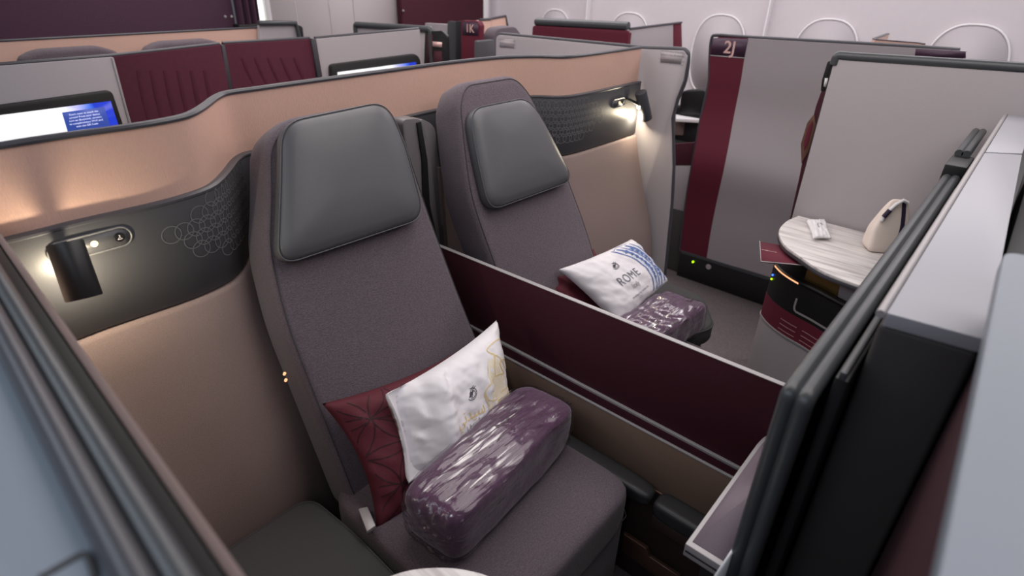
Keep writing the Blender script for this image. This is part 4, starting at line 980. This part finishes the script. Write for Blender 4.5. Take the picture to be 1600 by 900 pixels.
slab('black_edge', [onx(u, v, 2.87) for u, v in ((712, 33), (724, 33), (724, 110), (712, 110))], (.03, 0, 0), 'black', n3)
n4 = thing('suite_wall', 'maroon wall end with plaque lettered K near the back corner', 'partition', (2.86, 2.9, 0))
slab('maroon_panel', rnd([onx(u, v, 2.86) for u, v in ((720, 32), (746, 33), (750, 40), (748, 110), (721, 110))], .01), (.04, 0, 0), 'maroon', n4)
slab('plaque', [onx(u, v, 2.857) for u, v in ((722, 34), (747, 35), (747, 56), (722, 55))], (.004, 0, 0), 'plum', n4, bevel=0)
text('seat_number', '1K', .066, planemap(onx(734, 45, 2.85), (0, -1, 0), (0, 0, 1)), 'rose', n4, bold=.0015)
n5 = thing('suite_shell', 'small copper shell corner beyond the plaque with K', 'partition', (3.2, 3.2, 0))
pth = [onz(u, v, 1.28)[:2] for u, v in ((735, 30), (760, 33), (766, 32), (788, 27), (792, 29))]
pth = [onx(748, 33, 3.15)[:2], ony(765, 33, 2.95)[:2], ony(790, 27, 2.95)[:2]]
box('plinth', (ony(749, 32, 3.0)[0], 3.0, 0), (ony(790, 26, 3.15)[0], 3.15, .95), 'copper', n5)
slab('copper_band', [ony(u, v, 3.0) for u, v in ((749, 32), (766, 31), (768, 80), (749, 80))], (0, .03, 0), 'copper', n5)
slab('copper_side', [ony(u, v, 3.15) for u, v in ((764, 30), (790, 26), (796, 80), (764, 80))], (0, .03, 0), 'copper', n5)
tube('top_trim', [ony(749, 31, 3.0), ony(765, 30, 3.0), ony(768, 29, 3.15), ony(790, 25, 3.15), ony(794, 45, 3.15)], .008, 'trim', n5, n=8)
n6 = thing('airline_seat', 'dark grey seat top between the copper corner and the grey notice partition', 'seat', (3.1, 2.75, 0))
slab('backrest', rnd([ony(u, v, 2.75) for u, v in ((772, 110), (770, 60), (778, 44), (806, 41), (817, 56), (824, 110))], .03), (0, .10, 0), 'seat', n6, bevel=.015)
box('seat_base', (ony(772, 110, 2.75)[0], 2.62, 0), (ony(824, 110, 2.75)[0], 2.85, .9), 'seat', n6)
slab('headrest', rnd([ony(u, v, 2.70) for u, v in ((748, 64), (773, 62), (776, 110), (748, 110))], .01), (0, .04, 0), 'leather', n6, bevel=.006)
# maroon door of the window suite ahead of 2J
n7 = thing('sliding_door', 'maroon door with graphite rail standing before the cabin windows, upper centre', 'door', (3.03, 2.1, 0))
q0, q1 = onx(832, 40, 3.03), onx(983, 48, 3.03)
slab('panel', rnd([q0, q1, (3.03, q1[1], .6), (3.03, q0[1], .6)], [.02, .02, 0, 0]), (.03, 0, 0), 'maroon', n7)
a_, b__ = onx(838, 34, 3.05), onx(982, 41, 3.05)
tube('rail', [a_, b__], .022, 'rail', n7, n=12)
n8 = thing('suite_wall', 'grey cross wall with maroon edge stripe between the maroon door and the 2J wall', 'partition', (3.3, 1.82, 0))
yy = 1.80
slab('grey_panel', [ony(u, v, yy) for u, v in ((984, 47), (1052, 38), (1052, 120), (984, 120))], (0, .03, 0), 'grey', n8)
slab('maroon_stripe', [ony(u, v, yy) for u, v in ((1053, 38), (1065, 36), (1067, 120), (1050, 120))], (0, .03, 0), 'maroon', n8)
tube('edge_trim', [ony(984, 45, yy), ony(1065, 35, yy)], .006, 'trim', n8, n=8)
